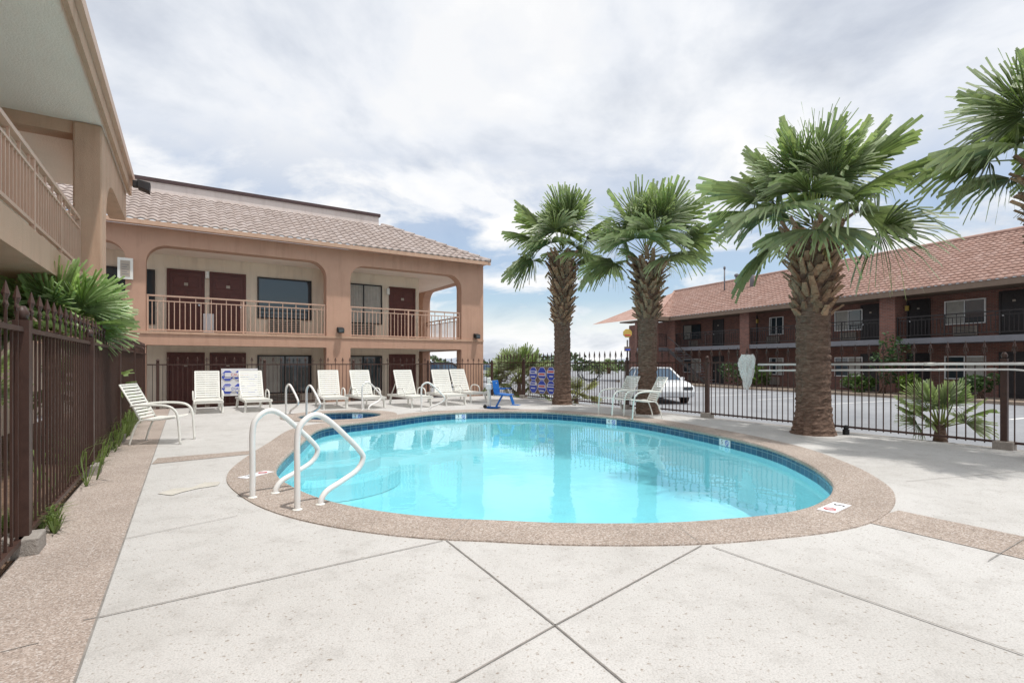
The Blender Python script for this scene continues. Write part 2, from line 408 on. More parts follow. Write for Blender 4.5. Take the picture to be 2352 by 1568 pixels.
for u0,v0,u1,v1 in ((1078,1194,1032,1238),(1548,1203,1608,1250),(2352,1240,2270,1290)):
    jline(gp(u0,v0),gp(u1,v1),.0125,.006)
jline(gp(1432,1568),(gp(1432,1568)[0]+.6,gp(1432,1568)[1]-.9)); jline(gp(1045,1568),(gp(1045,1568)[0]-.6,gp(1045,1568)[1]-.5))
jline((-2.6,2.0),LF.w(-3),.0078,.008)
jline(LF.w(-8,-.585),LF.w(13.4,-.585),.0072,.01)
struct(m.build('deck_joint',jointm))
m=MB(); q=[gp(u,v) for u,v in ((362,1134),(400,1122),(440,1120),(470,1108),(507,1107),(500,1115),(455,1122),(420,1130),(395,1138))]
m.face([(p[0],p[1],.006) for p in q]); struct(m.build('cement_patch',patchm))
# pool object
pr=empty('swimming_pool','kidney shaped turquoise pool with aggregate coping and blue tile waterline','pool',(0,7,0))
def rings(m,Lp,levels,cap=None):
    rr=[]
    for d,z in levels:
        rr.append([m.vt((p.x,p.y-7,z)) for p in offset(Lp,d)])
    n=len(Lp)
    for a,b in zip(rr,rr[1:]):
        for i in range(n): m.idx((a[i],a[(i+1)%n],b[(i+1)%n],b[i]),False)
    return rr
cp=rings(m:=MB(),pool,[(-.01,-.055),(-.03,-.045),(-.035,-.02),(-.025,.002),(0,.011),(.5,.011),(.505,-.02)])
m.build('coping',aggm,pr)
def tileband(Lp,z0,z1,d,name,parent):
    m=MB(); L2=offset(Lp,d); n=len(L2); acc=0; uv=[]
    for i in range(n):
        a=L2[i]; b=L2[(i+1)%n]; l=(b-a).length
        m.face([(a.x,a.y-7,z0),(b.x,b.y-7,z0),(b.x,b.y-7,z1),(a.x,a.y-7,z1)])
        uv+=[(acc,z0),(acc+l,z0),(acc+l,z1),(acc,z1)]; acc+=l
    o=m.build(name,ptile,parent); ul=o.data.uv_layers.new(name='UVMap')
    for i,c in enumerate(uv): ul.data[i].uv=c
    return o
tileband(pool,-.20,-.05,0,'waterline_tile',pr)
m=MB(); rr=rings(m,pool,[(0,-.20),(-.02,-.8),(-.12,-1.0),(-.3,-1.08)])
m.plate([(p.x,p.y-7) for p in offset(pool,-.3)],[],XY,-1.08)
m.build('basin',plaster,pr)
for rad,z in ((1.5,-.75),(1.1,-.5),(.7,-.3)):
    m=MB(); m.lathe([(rad,-1.07),(rad,z-.04),(rad-.03,z)],32,(-3.75,10.1-7,0),False); m.build('step',plaster,pr)
m=MB(); m.lathe([(.11,-1.075),(.11,-1.06),(.09,-1.055)],20,(1.9,5.0-7,0)); m.build('drain_cover',white,pr)
# depth marks
def flat_mark(u,v,ang,txt):
    x,y=gp(u,v); ca,sa=math.cos(ang),math.sin(ang)
    def fn(a,b,z=.0): return (x+a*ca-b*sa,y-7+a*sa+b*ca,z)
    m=MB(); m.prism([(-.2,-.075),(.2,-.075),(.2,.075),(-.2,.075)],lambda a,b,z:fn(a,b,z),.012,.0165); t=m.build('depth_marker',signwhite,pr)
    m=MB(); m.text(txt,.13,lambda a,b:fn(a-.1,b,.0185)); m.build('marker_digit',black,t)
    m=MB()
    for k in range(16):
        q0=2*math.pi*k/16; q1=2*math.pi*(k+1)/16
        m.face([fn(.1+.05*math.cos(q0),.05*math.sin(q0),.0185),fn(.1+.05*math.cos(q1),.05*math.sin(q1),.0185),fn(.1+.038*math.cos(q1),.038*math.sin(q1),.0185),fn(.1+.038*math.cos(q0),.038*math.sin(q0),.0185)])
    m.face([fn(.06,.03,.019),fn(.07,.04,.019),fn(.14,-.03,.019),fn(.13,-.04,.019)]); m.build('no_diving_symbol',signred,t)
flat_mark(588,1092,RD(70),'3'); flat_mark(1916,1168,RD(180+38),'5')
def wall_mark(Lp,u,v,txt,par,yo=7):
    x,y=gp(u,v); n=len(Lp)
    i=min(range(n),key=lambda k:(Lp[k].x-x)**2+(Lp[k].y-y)**2)
    c=Lp[i]; t=(Lp[(i+1)%n]-Lp[i-1]).normalized(); nn=Vector((t.y,-t.x))  # inward
    def fn(a,b,o): 
        p=c+t*a+nn*o; return (p.x,p.y-yo,-.115+b)
    m=MB(); m.prism([(-.15,-.058),(.15,-.058),(.15,.058),(-.15,.058)],fn,.002,.022); o=m.build('depth_marker',signwhite,par)
    m=MB(); m.text(txt,.11,lambda a,b:fn(a-.07,b,.024)); m.build('marker_digit',black,o)
    m=MB()
    for k in range(14):
        q0=2*math.pi*k/14; q1=2*math.pi*(k+1)/14
        m.face([fn(.07+.05*math.cos(q0),.05*math.sin(q0),.024),fn(.07+.05*math.cos(q1),.05*math.sin(q1),.024),fn(.07+.036*math.cos(q1),.036*math.sin(q1),.024),fn(.07+.036*math.cos(q0),.036*math.sin(q0),.024)])
    m.face([fn(.03,.03,.025),fn(.04,.04,.025),fn(.11,-.03,.025),fn(.10,-.04,.025)]); m.build('no_diving_symbol',signblue,o)
for u,v,t in ((1062,945,'3'),(1418,957,'4'),(1645,1000,'5')): wall_mark(pool,u,v,t,pr)
struct(MB().plate([tuple(p) for p in offset(pool,.0)],[],XY,-.165).build('water',waterm))
# spa
sr=empty('spa_pool','small round spa pool with dark blue tile behind the main pool','spa',(0,7,0))
rings(m:=MB(),spa,[(-.01,-.055),(-.03,-.02),(-.02,.006),(0,.0165),(.38,.0165),(.385,-.02)]); m.build('coping',aggm,sr)
tileband(spa,-.3,-.05,0,'waterline_tile',sr)
m=MB(); rings(m,spa,[(0,-.3),(-.02,-.9)]); m.plate([(p.x,p.y-7) for p in offset(spa,-.02)],[],XY,-.9); m.build('basin',plaster,sr)
wall_mark(spa,800,950,'3',sr)
struct(MB().plate([tuple(p) for p in spa],[],XY,-.14).build('water',watermat('spa_water',(.25,.7,.85))))
# ---------------------------------------------------------------- handrails
prof=[(0,-.01),(0,.35),(0,.66),(.04,.79),(.16,.86),(.29,.81),(.5,.62),(.66,.45),(.69,.37),(.62,.27),(.45,.19),(.3,.13),(.235,.06),(.225,-.01)]
def handrail(label,x,y,dx,dy,s=1.0,r=.024,group='white pool grab rails'):
    l=math.hypot(dx,dy); dx/=l; dy/=l
    o=empty('grab_rail',label,'handrail',(x,y,0),math.atan2(dy,dx),group)
    pts=spline([Vector((a*s,0,b*s)) for a,b in prof],False,6); MB().tube(pts,r,12).build('rail_tube',whitep,o)
    MB().lathe([(r*1.7,.012),(r*1.7,.016),(r*1.2,.024)],14).build('floor_flange',white,o)
    MB().lathe([(r*1.7,.012),(r*1.7,.016),(r*1.2,.024)],14,(.225*s,0,0)).build('floor_flange',white,o)
g1=gp(580,1145); g2=gp(683,1173)
handrail('left one of the two large white curved grab rails at the near pool edge',*g1,.64,.77,1,.027)
handrail('right one of the two large white curved grab rails, nearest the camera',*g2,.64,.77,1,.027)
x,y=gp(657,950); handrail('left small white grab rail on the left side of the spa',x,y,.62,-.5,.9,.026)
x,y=gp(704,956); handrail('right small white grab rail on the left side of the spa, below the third lounger',x,y,.62,-.5,.9,.026)
x,y=gp(832,942); handrail('thin white grab rail standing in front of the fourth lounger from the left',x,y,.5,.6,.92,.024)
x,y=gp(968,944); handrail('thin white grab rail at the far pool edge in front of the fifth lounger',x,y,.6,.1,.92,.024)
# ---------------------------------------------------------------- fences
def finial(m,x,y,z,h):
    m.lathe([(.008,0),(.018,h*.18),(.008,h*.32),(.024,h*.55),(.002,h)],6,(x,y,z),False,False)
    m.bar((x-.034,y,z+h*.22),(x+.034,y,z+h*.22),.010,.012)
    for sgn in (-1,1): m.bar((x+sgn*.034,y,z+h*.22),(x+sgn*.024,y,z+h*.52),.008,.010)
def fence(fr,name,label,s0,s1,posts,zb,zr,zt,pitch,blocks=True,extra_rail=None,fancy=True):
    o=fr.root(name,label,'fence')
    ps=[p for p in posts if s0-.01<=p<=s1+.01]
    MB().box(s0,s1,-.02,.02,zr-.035,zr).build('top_rail',ironm,o)
    MB().box(s0,s1,-.02,.02,zb,zb+.035).build('bottom_rail',ironm,o)
    if extra_rail: MB().box(s0,s1,-.02,.02,extra_rail-.03,extra_rail).build('middle_rail',ironm,o)
    for p in ps:
        po=MB().box(p-.04,p+.04,-.045,.045,(.12 if blocks else -.02),zr+.05).build('post',ironm,o)
        MB().lathe([(.03,zr+.05),(.045,zr+.1),(.02,zr+.15)],8,(p,0,0)).build('post_cap',ironm,po)
        if blocks: MB().box(p-.12,p+.12,-.11,.11,-.02,.125).build('post_footing',concblk,o,bevel=.012)
    eds=[s0]+[p for p in ps if s0+.05<p<s1-.05]+[s1]
    for a,b in zip(eds,eds[1:]):
        n=max(1,int(round((b-a)/pitch))); m=MB()
        for i in range(1,n):
            x=a+(b-a)*i/n; top=i%2==0 or not fancy
            m.box(x-.0075,x+.0075,-.0075,.0075,zb-.02,(zr+(zt-zr)*.35 if top else zr-.01))
            if top: finial(m,x,0,zr+(zt-zr)*.33,(zt-zr)*.67)
        m.build('picket_panel',ironm,o)
    return o
fence(LF,'iron_fence','dark brown iron picket fence along the left planter beside the palm shrub',-4.2,13.45,[.53+2.97*i for i in range(-1,5)],.09,1.60,1.88,.13)
fence(BF,'iron_fence','dark brown iron picket fence at the back behind the row of loungers',0.05,XC-.05,[.3+2.8*i for i in range(5)],.06,1.30,1.52,.12,False)
fence(RF,'iron_fence','dark brown iron picket fence on the right between the pool deck and the parking lot',-8,SR-.05,[-2.42+2.68*i for i in range(-2,7)],.09,1.36,1.70,.115)
# ---------------------------------------------------------------- building helpers
def door(root,x0,x1,z0,z1,y,o,mt=doorm):
    f=MB(); w=.07
    f.box(x0-w,x0,*sorted((y,y+o*.05)),z0,z1+w); f.box(x1,x1+w,*sorted((y,y+o*.05)),z0,z1+w); f.box(x0,x1,*sorted((y,y+o*.05)),z1,z1+w)
    fo=f.build('door_frame',mt,root)
    m=MB(); m.box(x0,x1,*sorted((y,y+o*.02)),z0,z1)
    W=x1-x0; hh=z1-z0
    for a,b in ((.12,.46),(.54,.88)):
        for c,d in ((.08,.38),(.44,.7),(.76,.93)):
            m.box(x0+a*W,x0+b*W,*sorted((y+o*.02,y+o*.035)),z0+c*hh,z0+d*hh)
    d=m.build('door',mt,root,bevel=.008)
    MB().cyl((x1-.1*W,y+o*.02,z0+.48*hh),(x1-.1*W,y+o*.09,z0+.48*hh),.03).build('door_handle',chrome,d)
    MB().box(x0+.44*W,x0+.56*W,*sorted((y+o*.036,y+o*.045)),z0+.78*hh,z0+.825*hh).build('number_plate',acm,d)
    return d
def window(root,x0,x1,z0,z1,y,o,fm=darkmetal,mull=1,cur=None,gm=glass):
    f=MB(); w=.05
    Y=sorted((y,y+o*.06))
    f.box(x0,x0+w,*Y,z0,z1); f.box(x1-w,x1,*Y,z0,z1); f.box(x0+w,x1-w,*Y,z0,z0+w); f.box(x0+w,x1-w,*Y,z1-w,z1)
    for i in range(mull):
        c=x0+(x1-x0)*(i+1)/(mull+1); f.box(c-.02,c+.02,*Y,z0+w,z1-w)
    fo=f.build('window',fm,root)
    MB().box(x0+w,x1-w,*sorted((y,y+o*.02)),z0+w,z1-w).build('pane',gm,fo)
    if cur:
        m=MB(); a=x0+w+(x1-x0)*cur[0]; b=x0+w+(x1-x0-2*w)*cur[1]; n=max(4,int((b-a)/.06)*2)
        pts=[(a+(b-a)*i/n,y+o*(.026+.012*(i%2))) for i in range(n+1)]
        for p,q in zip(pts,pts[1:]): m.face([(p[0],p[1],z0+w),(q[0],q[1],z0+w),(q[0],q[1],z1-w),(p[0],p[1],z1-w)])
        m.build('curtain',curtain,fo)
    return fo
def acunit(root,x0,x1,z0,z1,y,o):
    b=MB().box(x0,x1,*sorted((y,y+o*.12)),z0,z1).build('air_conditioner',acm,root,bevel=.01)
    m=MB(); n=7
    for i in range(n):
        z=z0+(z1-z0)*(i+.5)/n; m.box(x0+.04,x1-.04,*sorted((y+o*.12,y+o*.135)),z-.012,z+.012)
    m.build('grille',darkmetal,b)
def railing(root,x0,x1,y,z0,z1,m_,pitch=.13,n3=2,along='x'):
    m=MB()
    def bx(a0,a1,t,za,zb):
        if along=='x': m.box(a0,a1,y-t,y+t,za,zb)
        else: m.box(y-t,y+t,a0,a1,za,zb)
    bx(x0,x1,.03,z1-.05,z1); bx(x0,x1,.02,z1-.2,z1-.17); bx(x0,x1,.02,z0,z0+.04)
    k=max(1,n3)
    for i in range(k+1):
        a=x0+(x1-x0)*i/k; a=min(max(a,x0+.03),x1-.03); bx(a-.025,a+.025,.025,z0-.05,z1-.05)
    r=m.build('railing',m_,root); m=MB(); q=int((x1-x0)/pitch)
    for i in range(1,q):
        a=x0+(x1-x0)*i/q; bx(a-.011,a+.011,.011,z0+.04,z1-.2 if i%3 else z1-.05)
    m.build('baluster_row',m_,r); return r
def tile_roof(m,O,ex,ev,lo,hi,L,pitch=.27,row=.36,amp=.065,seg=6):
    O=Vector(O); ex=Vector(ex).normalized(); ev=Vector(ev).normalized(); en=ex.cross(ev).normalized()
    if en.z<0: en=-en
    nr=int(round(L/row))
    for r in range(nr):
        v0=L*r/nr; v1=L*(r+1)/nr+.02
        x0=min(lo(v0),lo(v1)); x1=max(hi(v0),hi(v1)); n=int((x1-x0)/pitch*seg)
        if n<1: continue
        prev=None
        for i in range(n+1):
            x=x0+(x1-x0)*i/n; ph=(x/pitch)%1
            h=amp*abs(math.sin(math.pi*ph))**.8
            xa=min(max(x,lo(v0)),hi(v0)); xb=min(max(x,lo(v1)),hi(v1))
            a=m.vt(O+ex*xa+ev*v0+en*(h+.045)); b=m.vt(O+ex*xb+ev*v1+en*(h+.012)); c=m.vt(O+ex*xa+ev*v0+en*(h-.0))
            if prev:
                m.idx((prev[0],a,b,prev[1]),True); m.idx((prev[2],c,a,prev[0]))
            prev=(a,b,c)
# ---------------------------------------------------------------- main motel building
t290,t335,t750,t805,t1060,tR=[MN.x(u) for u in (288,335,750,805,1060,1110)]
mb=MN.root('motel_building','two storey pink stucco motel building with arched balconies and brown tile roof','building')
FZ=2.28; CZ=4.93; SLB=1.88
ups=[ropen(-4.6,t290,FZ,CZ,.5),ropen(t335,t750,FZ,CZ,.55),ropen(t805,t1060,FZ,CZ,.55)]
los=[ropen(a,b,-.3,SLB,.03,3) for a,b in ((-4.6,t290),(t335,t750),(t805,t1060))]
MB().plate([(-5,-.4),(tR,-.4),(tR,5.46),(-5,5.46)],ups+los,XZ,0,.45).build('arcade_wall',stucco,mb)
MB().plate([(.452,-.4),(10,-.4),(10,5.46),(.452,5.46)],[ropen(.75,5.6,FZ,CZ,.55),ropen(.75,5.6,-.3,SLB,.03,3),ropen(6.2,9.6,FZ,CZ,.55)],YZ,tR-.4,tR).build('end_arcade_wall',stucco,mb)
DW=1.65; tW=MN.x(962,DW)
MB().box(-5,tW,DW,DW+.2,-.4,4.94).build('room_wall',cream,mb)
MB().box(tW-.2,tW,DW+.2,10,-.4,4.94).build('end_room_wall',cream,mb)
MB().box(-5,tR-.402,.452,DW,1.92,FZ-.01).build('walkway_slab',cream,mb)
MB().box(tW+.002,tR-.402,DW+.002,10,1.92,FZ-.01).build('end_walkway_slab',cream,mb)
MB().box(-5,tR-.402,.452,DW+.2,4.945,5.1).build('walkway_ceiling',soff,mb)
MB().box(tW,tR-.402,DW+.202,10,4.945,5.1).build('end_walkway_ceiling',soff,mb)
# slab face trim
MB().box(-5,tR+.0,-.03,-.003,FZ-.06,FZ+.02).build('slab_trim',stucco2,mb)
railing(mb,t335+.01,t750-.01,.12,FZ+.05,3.42,railm,.14,2); railing(mb,t805+.01,t1060-.01,.12,FZ+.05,3.42,railm,.14,2)
railing(mb,-2,t290-.01,.12,FZ+.05,3.42,railm,.14,1)
railing(mb,.76,5.59,tR-.2,FZ+.05,3.42,railm,.14,3,'y')
def mx(u,v): return MN.at(u,v,DW)
for a,b in ((389,465),(487,560),(897,950)):
    x0=mx(a,0)[0]; x1=mx(b,0)[0]
    door(mb,x0,x1,FZ,4.42,DW,-1); door(mb,x0,x1,-.25,1.62,DW,-1)
x0=mx(591,0)[0]; x1=mx(715,0)[0]
window(mb,x0,x1,2.95,4.45,DW,-1,mull=0); acunit(mb,x0+.35,x1-.4,2.42,2.9,DW,-1)
window(mb,x0,x1,.2,1.62,DW,-1,mull=1,cur=(0,.4)); acunit(mb,x0+.35,x1-.4,-.2,.16,DW,-1)
x0=mx(790,0)[0]; x1=mx(877,0)[0]
window(mb,x0,x1,2.9,4.5,DW,-1,mull=1,cur=(.0,1.0)); acunit(mb,x0+.1,x1-.3,2.38,2.85,DW,-1)
window(mb,x0,x1,.2,1.62,DW,-1,mull=1,cur=(0,.45)); acunit(mb,x0+.1,x1-.3,-.2,.16,DW,-1)
x0=mx(335,0)[0]; window(mb,x0-1.3,x0+.25,2.6,4.4,DW,-1,mull=0)
for u,v in ((476,632),(890,670)):
    x,z=mx(u,v); MB().box(x-.06,x+.06,DW-.12,DW,z-.13,z+.13).build('wall_lamp',white,mb,bevel=.02)
x,z=mx(479,740); MB().box(x-.16,x+.16,DW-.1,DW,FZ,FZ+.75).build('notice_panel',signwhite,mb,bevel=.02)
for u,v in ((780,757),(1092,771)):
    x,z=MN.at(u,v); o=MB().box(x-.1,x+.1,-.05,-.0,z-.09,z+.09).build('flood_lamp',darkmetal,mb,bevel=.015)
    m=MB()
    m.prism([(-.03,-.09),(-.2,-.13),(-.23,.0),(-.2,.05),(-.03,.08)],lambda a,b,xx:(xx,a-.02,b+z),x-.11,x+.11); m.build('lamp_head',black,o,bevel=.01)
    MB().box(x-.09,x+.09,-.263,-.255,z-.1,z-.0).build('lamp_glass',glass,o)
# box sign on left column
x0,z0=MN.at(270,640,-.05); x1,z1=MN.at(306,594,-.05)
o=MB().box(x0,x1,-.09,-.002,z0,z1).build('notice_box',white,mb,bevel=.01)
MB().box(x0+.07,x1-.07,-.1,-.09,z0+.08,z1-.08).build('notice_sheet',acm,o)
m=MB()
for k in range(5): m.box(x0+.1,x1-.1-.04*(k%2),-.103,-.1,z0+.14+.07*k,z0+.155+.07*k)
m.build('notice_lines',slabgrey,o)
# roof
ov=.45; rise=1.8; RL=math.hypot(3.45,rise); tE=tR+.08
m=MB(); tile_roof(m,(0,-ov,5.5),(1,0,0),(0,3.45,rise),lambda v:-6,lambda v:tE-3.45*v/RL,RL); rf=m.build('roof',tilebrown,mb)
m=MB(); tile_roof(m,(tE,0,5.5),(0,1,0),(-3.45,0,rise),lambda v:-ov+3.45*v/RL,lambda v:10.5,RL); m.build('end_roof_slope',tilebrown,mb)
m=MB(); n=10
for i in range(n):
    a=Vector((tE,-ov,5.5)).lerp(Vector((tE-3.45,3.0,5.5+rise)),i/n); b=Vector((tE,-ov,5.5)).lerp(Vector((tE-3.45,3.0,5.5+rise)),(i+1.12)/n)
    m.tube([a+Vector((0,0,.06)),b+Vector((0,0,.04))],[.12,.1],8)
m.build('hip_cap',tilebrown,rf)
MB().box(-6,tE-.02,-ov-.0,-.003,5.465,5.5).build('eave_soffit',stucco,mb)
MB().box(-6,tE,-ov-.035,-ov-.003,5.40,5.53).build('eave_fascia',stucco2,mb)
MB().box(tR+.003,tE-.02,-.003,10,5.465,5.5).build('end_eave_soffit',stucco,mb)
tp=MN.x(870,3.0)
MB().box(-7,tp,3.0,3.25,6.9,7.70).build('parapet_wall',parap,mb)
MB().box(-7.05,tp+.06,2.93,3.32,7.702,7.82).build('parapet_cap',capm,mb)
# ---------------------------------------------------------------- left building
lb=LF.root('motel_wing','tan stucco motel wing with balcony and broad white soffit at the left edge','building')
MB().box(-6,11.2,1.9,2.1,-.3,5.3).build('room_wall',cream,lb)
MB().box(-6,10.45,.16,2.1,5.302,5.42).build('soffit',soff,lb)
MB().plate([(-6,5.26),(-6,5.62),(10.5,5.62),(10.5,5.26)],[],XZ,.10,.158).build('eave_fascia',stucco2,lb)
MB().box(-6,10.55,.03,.098,5.50,5.66).build('gutter',railm,lb)
MB().box(-6,11.2,.45,1.9,2.48,2.83).build('walkway_slab',stucco2,lb)
cl=MB().box(6.45,6.95,.2,.58,-.3,5.3).build('column',stucco2,lb,bevel=.03)
arc=[(6.95,5.30),(6.95,3.9)]+[(6.95+1.0-1.0*math.cos(q*math.pi/20),3.9+.75*math.sin(q*math.pi/20)) for q in range(1,11)]+[(10.42,4.65),(10.42,5.30)]
MB().prism(arc,XZ,.2,.5).build('arch_beam',stucco2,lb)
MB().box(6.5,6.85,.58,1.9,5.1,5.3).build('cross_beam',stucco2,lb)
MB().box(-6,-1,.2,.62,-.3,5.3).build('near_column',stucco2,lb)
railing(lb,-1,6.43,.5,2.92,3.72,railm,.13,5)
fl=MB().box(9.7,9.85,-.06,.03,5.28,5.42).build('flood_lamp',darkmetal,lb,bevel=.01)
MB().prism([(-.06,-.02),(-.28,-.1),(-.3,.1),(-.06,.14)],lambda a,b,xx:(xx,a,b+5.3),9.65,9.95).build('lamp_head',darkmetal,fl,bevel=.01)
m=MB(); tile_roof(m,(0,.16,5.64),(1,0,0),(0,3,1.0),lambda v:-6,lambda v:10.5,3.2); m.build('roof',tilebrown,lb)
door(lb,3.4,4.3,2.84,4.85,1.9,-1); window(lb,4.9,6.1,3.3,4.7,1.9,-1,cur=(0,.9))
door(lb,3.4,4.3,0,2.0,1.9,-1); window(lb,4.9,6.2,.7,2.0,1.9,-1)
# ---------------------------------------------------------------- right brick building
rb=RB.root('brick_motel','long two storey red brick motel with red tile roof across the parking lot','building')
EZ=4.62; WY=-1.75; SE=20.6; WL=1.9
MB().box(-12,28,WY-.25,WY,-.4,4.75).build('room_wall',brick,rb)
MB().box(-12,SE+2,WY+.002,.06,2.24,2.5).build('walkway_slab',slabgrey,rb)
MB().box(-12,SE+1.5,WY+.002,.62,EZ+.0,EZ+.1).build('eave_soffit',fasciab,rb)
MB().box(-12,SE-.6,.622,.68,EZ-.1,EZ+.17).build('eave_fascia',fasciab,rb)
for s in (-3.7,4.92,13.5,20.3):
    MB().box(s-.36,s+.36,-.55,.1,-.4,EZ).build('column',brick,rb)
for a,b in ((-12,-4.07),(-3.33,4.55),(5.29,13.13),(13.87,19.93)):
    railing(rb,a+.01,b-.01,-.02,2.62,3.55,darkmetal,.15,4)
def rx(u): return RB.x(u,WY)
for a,b in ((2170,2265),(1918,1982),(1768,1800),(1570,1610)):
    x0=min(rx(a),rx(b)); x1=max(rx(a),rx(b))
    window(rb,x0,x1,3.15,4.3,WY,1,whitep if a!=1570 else darkmetal,1,(.5,.98) if a!=1768 else None)
    window(rb,x0,x1,.55,1.65,WY,1,whitep,1,(.0,.5))
    acunit(rb,x0+.3,x0+1.2,2.6,3.05,WY,1); acunit(rb,x0+.3,x0+1.2,-.1,.4,WY,1)
for u in (2110,2330,2000,1880,1650,1725):
    x=rx(u); door(rb,x-.45,x+.45,2.5,4.45,WY,1,darkmetal); door(rb,x-.45,x+.45,-.25,1.75,WY,1,darkmetal)
for u in (2085,1740):
    x=rx(u); MB().box(x-.07,x+.07,WY,WY+.12,4.0,4.25).build('wall_lamp',yellow,rb)
rr_=2.95; rh=5.6; RRL=math.hypot(rh,rr_)
m=MB(); tile_roof(m,(0,.7,EZ+.14),(1,0,0),(0,-rh,rr_),lambda v:-12,lambda v:SE-.7+rh*v/RRL,RRL,.27,.36,.045,5); r2=m.build('roof',tilered,rb)
m=MB(); tile_roof(m,(SE-.7,0,EZ+.14),(0,1,0),(rh,0,rr_),lambda v:.7-rh*v/RRL,lambda v:WL-(WL+4.9)*v/RRL,RRL,.27,.36,.045,5); m.build('wing_roof',tilered,rb)
m=MB(); m.face([(SE-.7,WL,EZ+.15),(SE-.7+rh,.7-rh,EZ+.15+rr_),(SE+8,WL,EZ+.15)]); m.build('wing_back_roof',tilered,rb)
m=MB(); m.tube([(-12,.7-rh,EZ+.2+rr_),(SE-.7+rh,.7-rh,EZ+.2+rr_)],.13,8); m.tube([(SE-.7+rh,.7-rh,EZ+.2+rr_),(SE-.7,WL,EZ+.2)],.1,8); m.build('ridge_cap',tilered,r2)
MB().box(SE-.76,SE-.7,.69,WL,EZ-.1,EZ+.17).build('wing_fascia',fasciab,rb)
MB().box(SE-.69,SE+4,.63,WL-.1,EZ,EZ+.1).build('wing_soffit',fasciab,rb)
MB().box(SE+2,SE+2.25,.07,WL-.3,-.4,4.6).build('wing_wall',brick,rb)
MB().box(SE+.1,SE+1.99,.07,WL-.3,2.24,2.5).build('wing_slab',slabgrey,rb)
MB().box(SE+0.0,SE+.5,WL-.8,WL-.3,-.4,EZ).build('wing_column',brick,rb)
railing(rb,.2,WL-.82,SE+.15,2.62,3.55,darkmetal,.15,1,'y')
MB().box(SE+1.95,SE+2,.3,1.2,3.0,4.2).build('wing_window',glass,rb); MB().box(SE+1.95,SE+2,.3,1.2,.3,1.6).build('wing_window',glass,rb)
m=MB()
for i in range(13):
    s=19.3-.3*i; m.box(s-.15,s+.15,.15,1.2,2.3-.2*i,2.34-.2*i)
st=m.build('stair',slabgrey,rb)
MB().bar((19.4,1.22,2.3),(15.4,1.22,-.25),.05,.25).build('stringer',darkmetal,st)
MB().bar((19.4,1.22,3.25),(15.6,1.22,.75),.04,.05).build('stair_rail',darkmetal,st)
def pipe(u,v0,v1,r):
    k=-3.0; s,z0=RB.at(u,v0,k); _,z1=RB.at(u,v1,k)
    o=MB().cyl((s,k,z0-.4),(s,k,z1),r).build('roof_vent',slabgrey,rb); MB().lathe([(r*1.7,z1),(r*1.7,z1+.15),(r*.5,z1+.22)],12,(s,k,0)).build('vent_cap',slabgrey,o)
pipe(1727,650,612,.14); pipe(1692,655,635,.1); pipe(1664,655,618,.05)
# lot
m=MB()
for i in range(9):
    s=-6+2.75*i
    pts=[RB.w(s,4),RB.w(s+.12,4),RB.w(s+.12,9),RB.w(s,9)]; m.face([(p[0],p[1],LOT+.004) for p in pts])
    pts=[RB.w(s+14,14),RB.w(s+14.12,14),RB.w(s+14.12,18.5),RB.w(s+14,18.5)]; m.face([(p[0],p[1],LOT+.004) for p in pts])
struct(m.build('parking_lines',white_line))
m=MB(); a=[RF.w(-9,-.02),RF.w(SR,-.02),RF.w(SR,-.9),RF.w(-9,-.9)]
m.prism([(p[0],p[1]) for p in a],XY,LOT-.05,-.1); struct(m.build('pavement',concblk))
m=MB(); a=[RB.w(-12,.2),RB.w(24,.2),RB.w(24,2.6),RB.w(-12,2.6)]; m.prism(a,XY,LOT-.05,LOT+.12); struct(m.build('planting_strip',gravelm))
m=MB(); a=[LF.w(-6,.02),LF.w(13.4,.02),LF.w(13.4,1.88),LF.w(-6,1.88)]; m.prism(a,XY,LOT-.05,-.01); struct(m.build('planter_bed',soil))
# ---------------------------------------------------------------- vegetation
def fan_leaf(m,base,az,el,Lp,Lb,nseg,spread,droop,pitch,c,r,pw=.011):
    M=Matrix.Rotation(az,3,'Z')@Matrix.Rotation(-el,3,'Y')
    base=Vector(base)
    m.cur=mul((c[0]*1.35+.08,c[1]*1.25+.08,c[2]+.01),1)
    P=[]
    for i in range(5):
        t=i/4; p=M@Vector((Lp*t,0,0)); p.z-=droop*.15*Lp*t*t; P.append(base+p)
    m.tube(P,[pw*1.6,pw*1.3,pw*1.1,pw,pw*.8],4)
    hub=P[-1]; B=M@Matrix.Rotation(pitch,3,'Y')@Matrix.Rotation(r.uniform(-.8,.8),3,'X')
    da=2*spread/nseg
    for i in range(nseg):
        a=-spread+da*(i+.5)+r.uniform(-.025,.025)
        L=Lb*(.74+.26*math.cos(a*.8))*r.uniform(.80,1.1)
        lf=[];rt=[]
        k=r.uniform(.72,1.28); dr=droop*r.uniform(.4,1.8); bd=r.uniform(-.09,.09)
        for t,w in ((.03,.95),(.25,.92),(.42,.46),(.74,.20),(1.0,.012)):
            hw=math.tan(da/2)*L*min(t,.42)*w
            pz=.026*Lb*min(t,.42)/.42
            sgn=1 if i%2 else -1
            aa=a+bd*t*t
            for sd,lst in ((-1,lf),(1,rt)):
                q=Vector((math.cos(aa)*L*t-math.sin(aa)*hw*sd, math.sin(aa)*L*t+math.cos(aa)*hw*sd, pz*sgn*sd + .10*L*t*(.5-abs(math.sin(a)))))
                q=B@q; q.z-=dr*L*1.0*max(0,t-.5)**1.5-.03*L*t*t
                lst.append(hub+q)
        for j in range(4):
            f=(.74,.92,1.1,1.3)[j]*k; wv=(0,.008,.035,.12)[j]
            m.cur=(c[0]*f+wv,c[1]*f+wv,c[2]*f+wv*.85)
            m.face([lf[j],rt[j],rt[j+1],lf[j+1]])
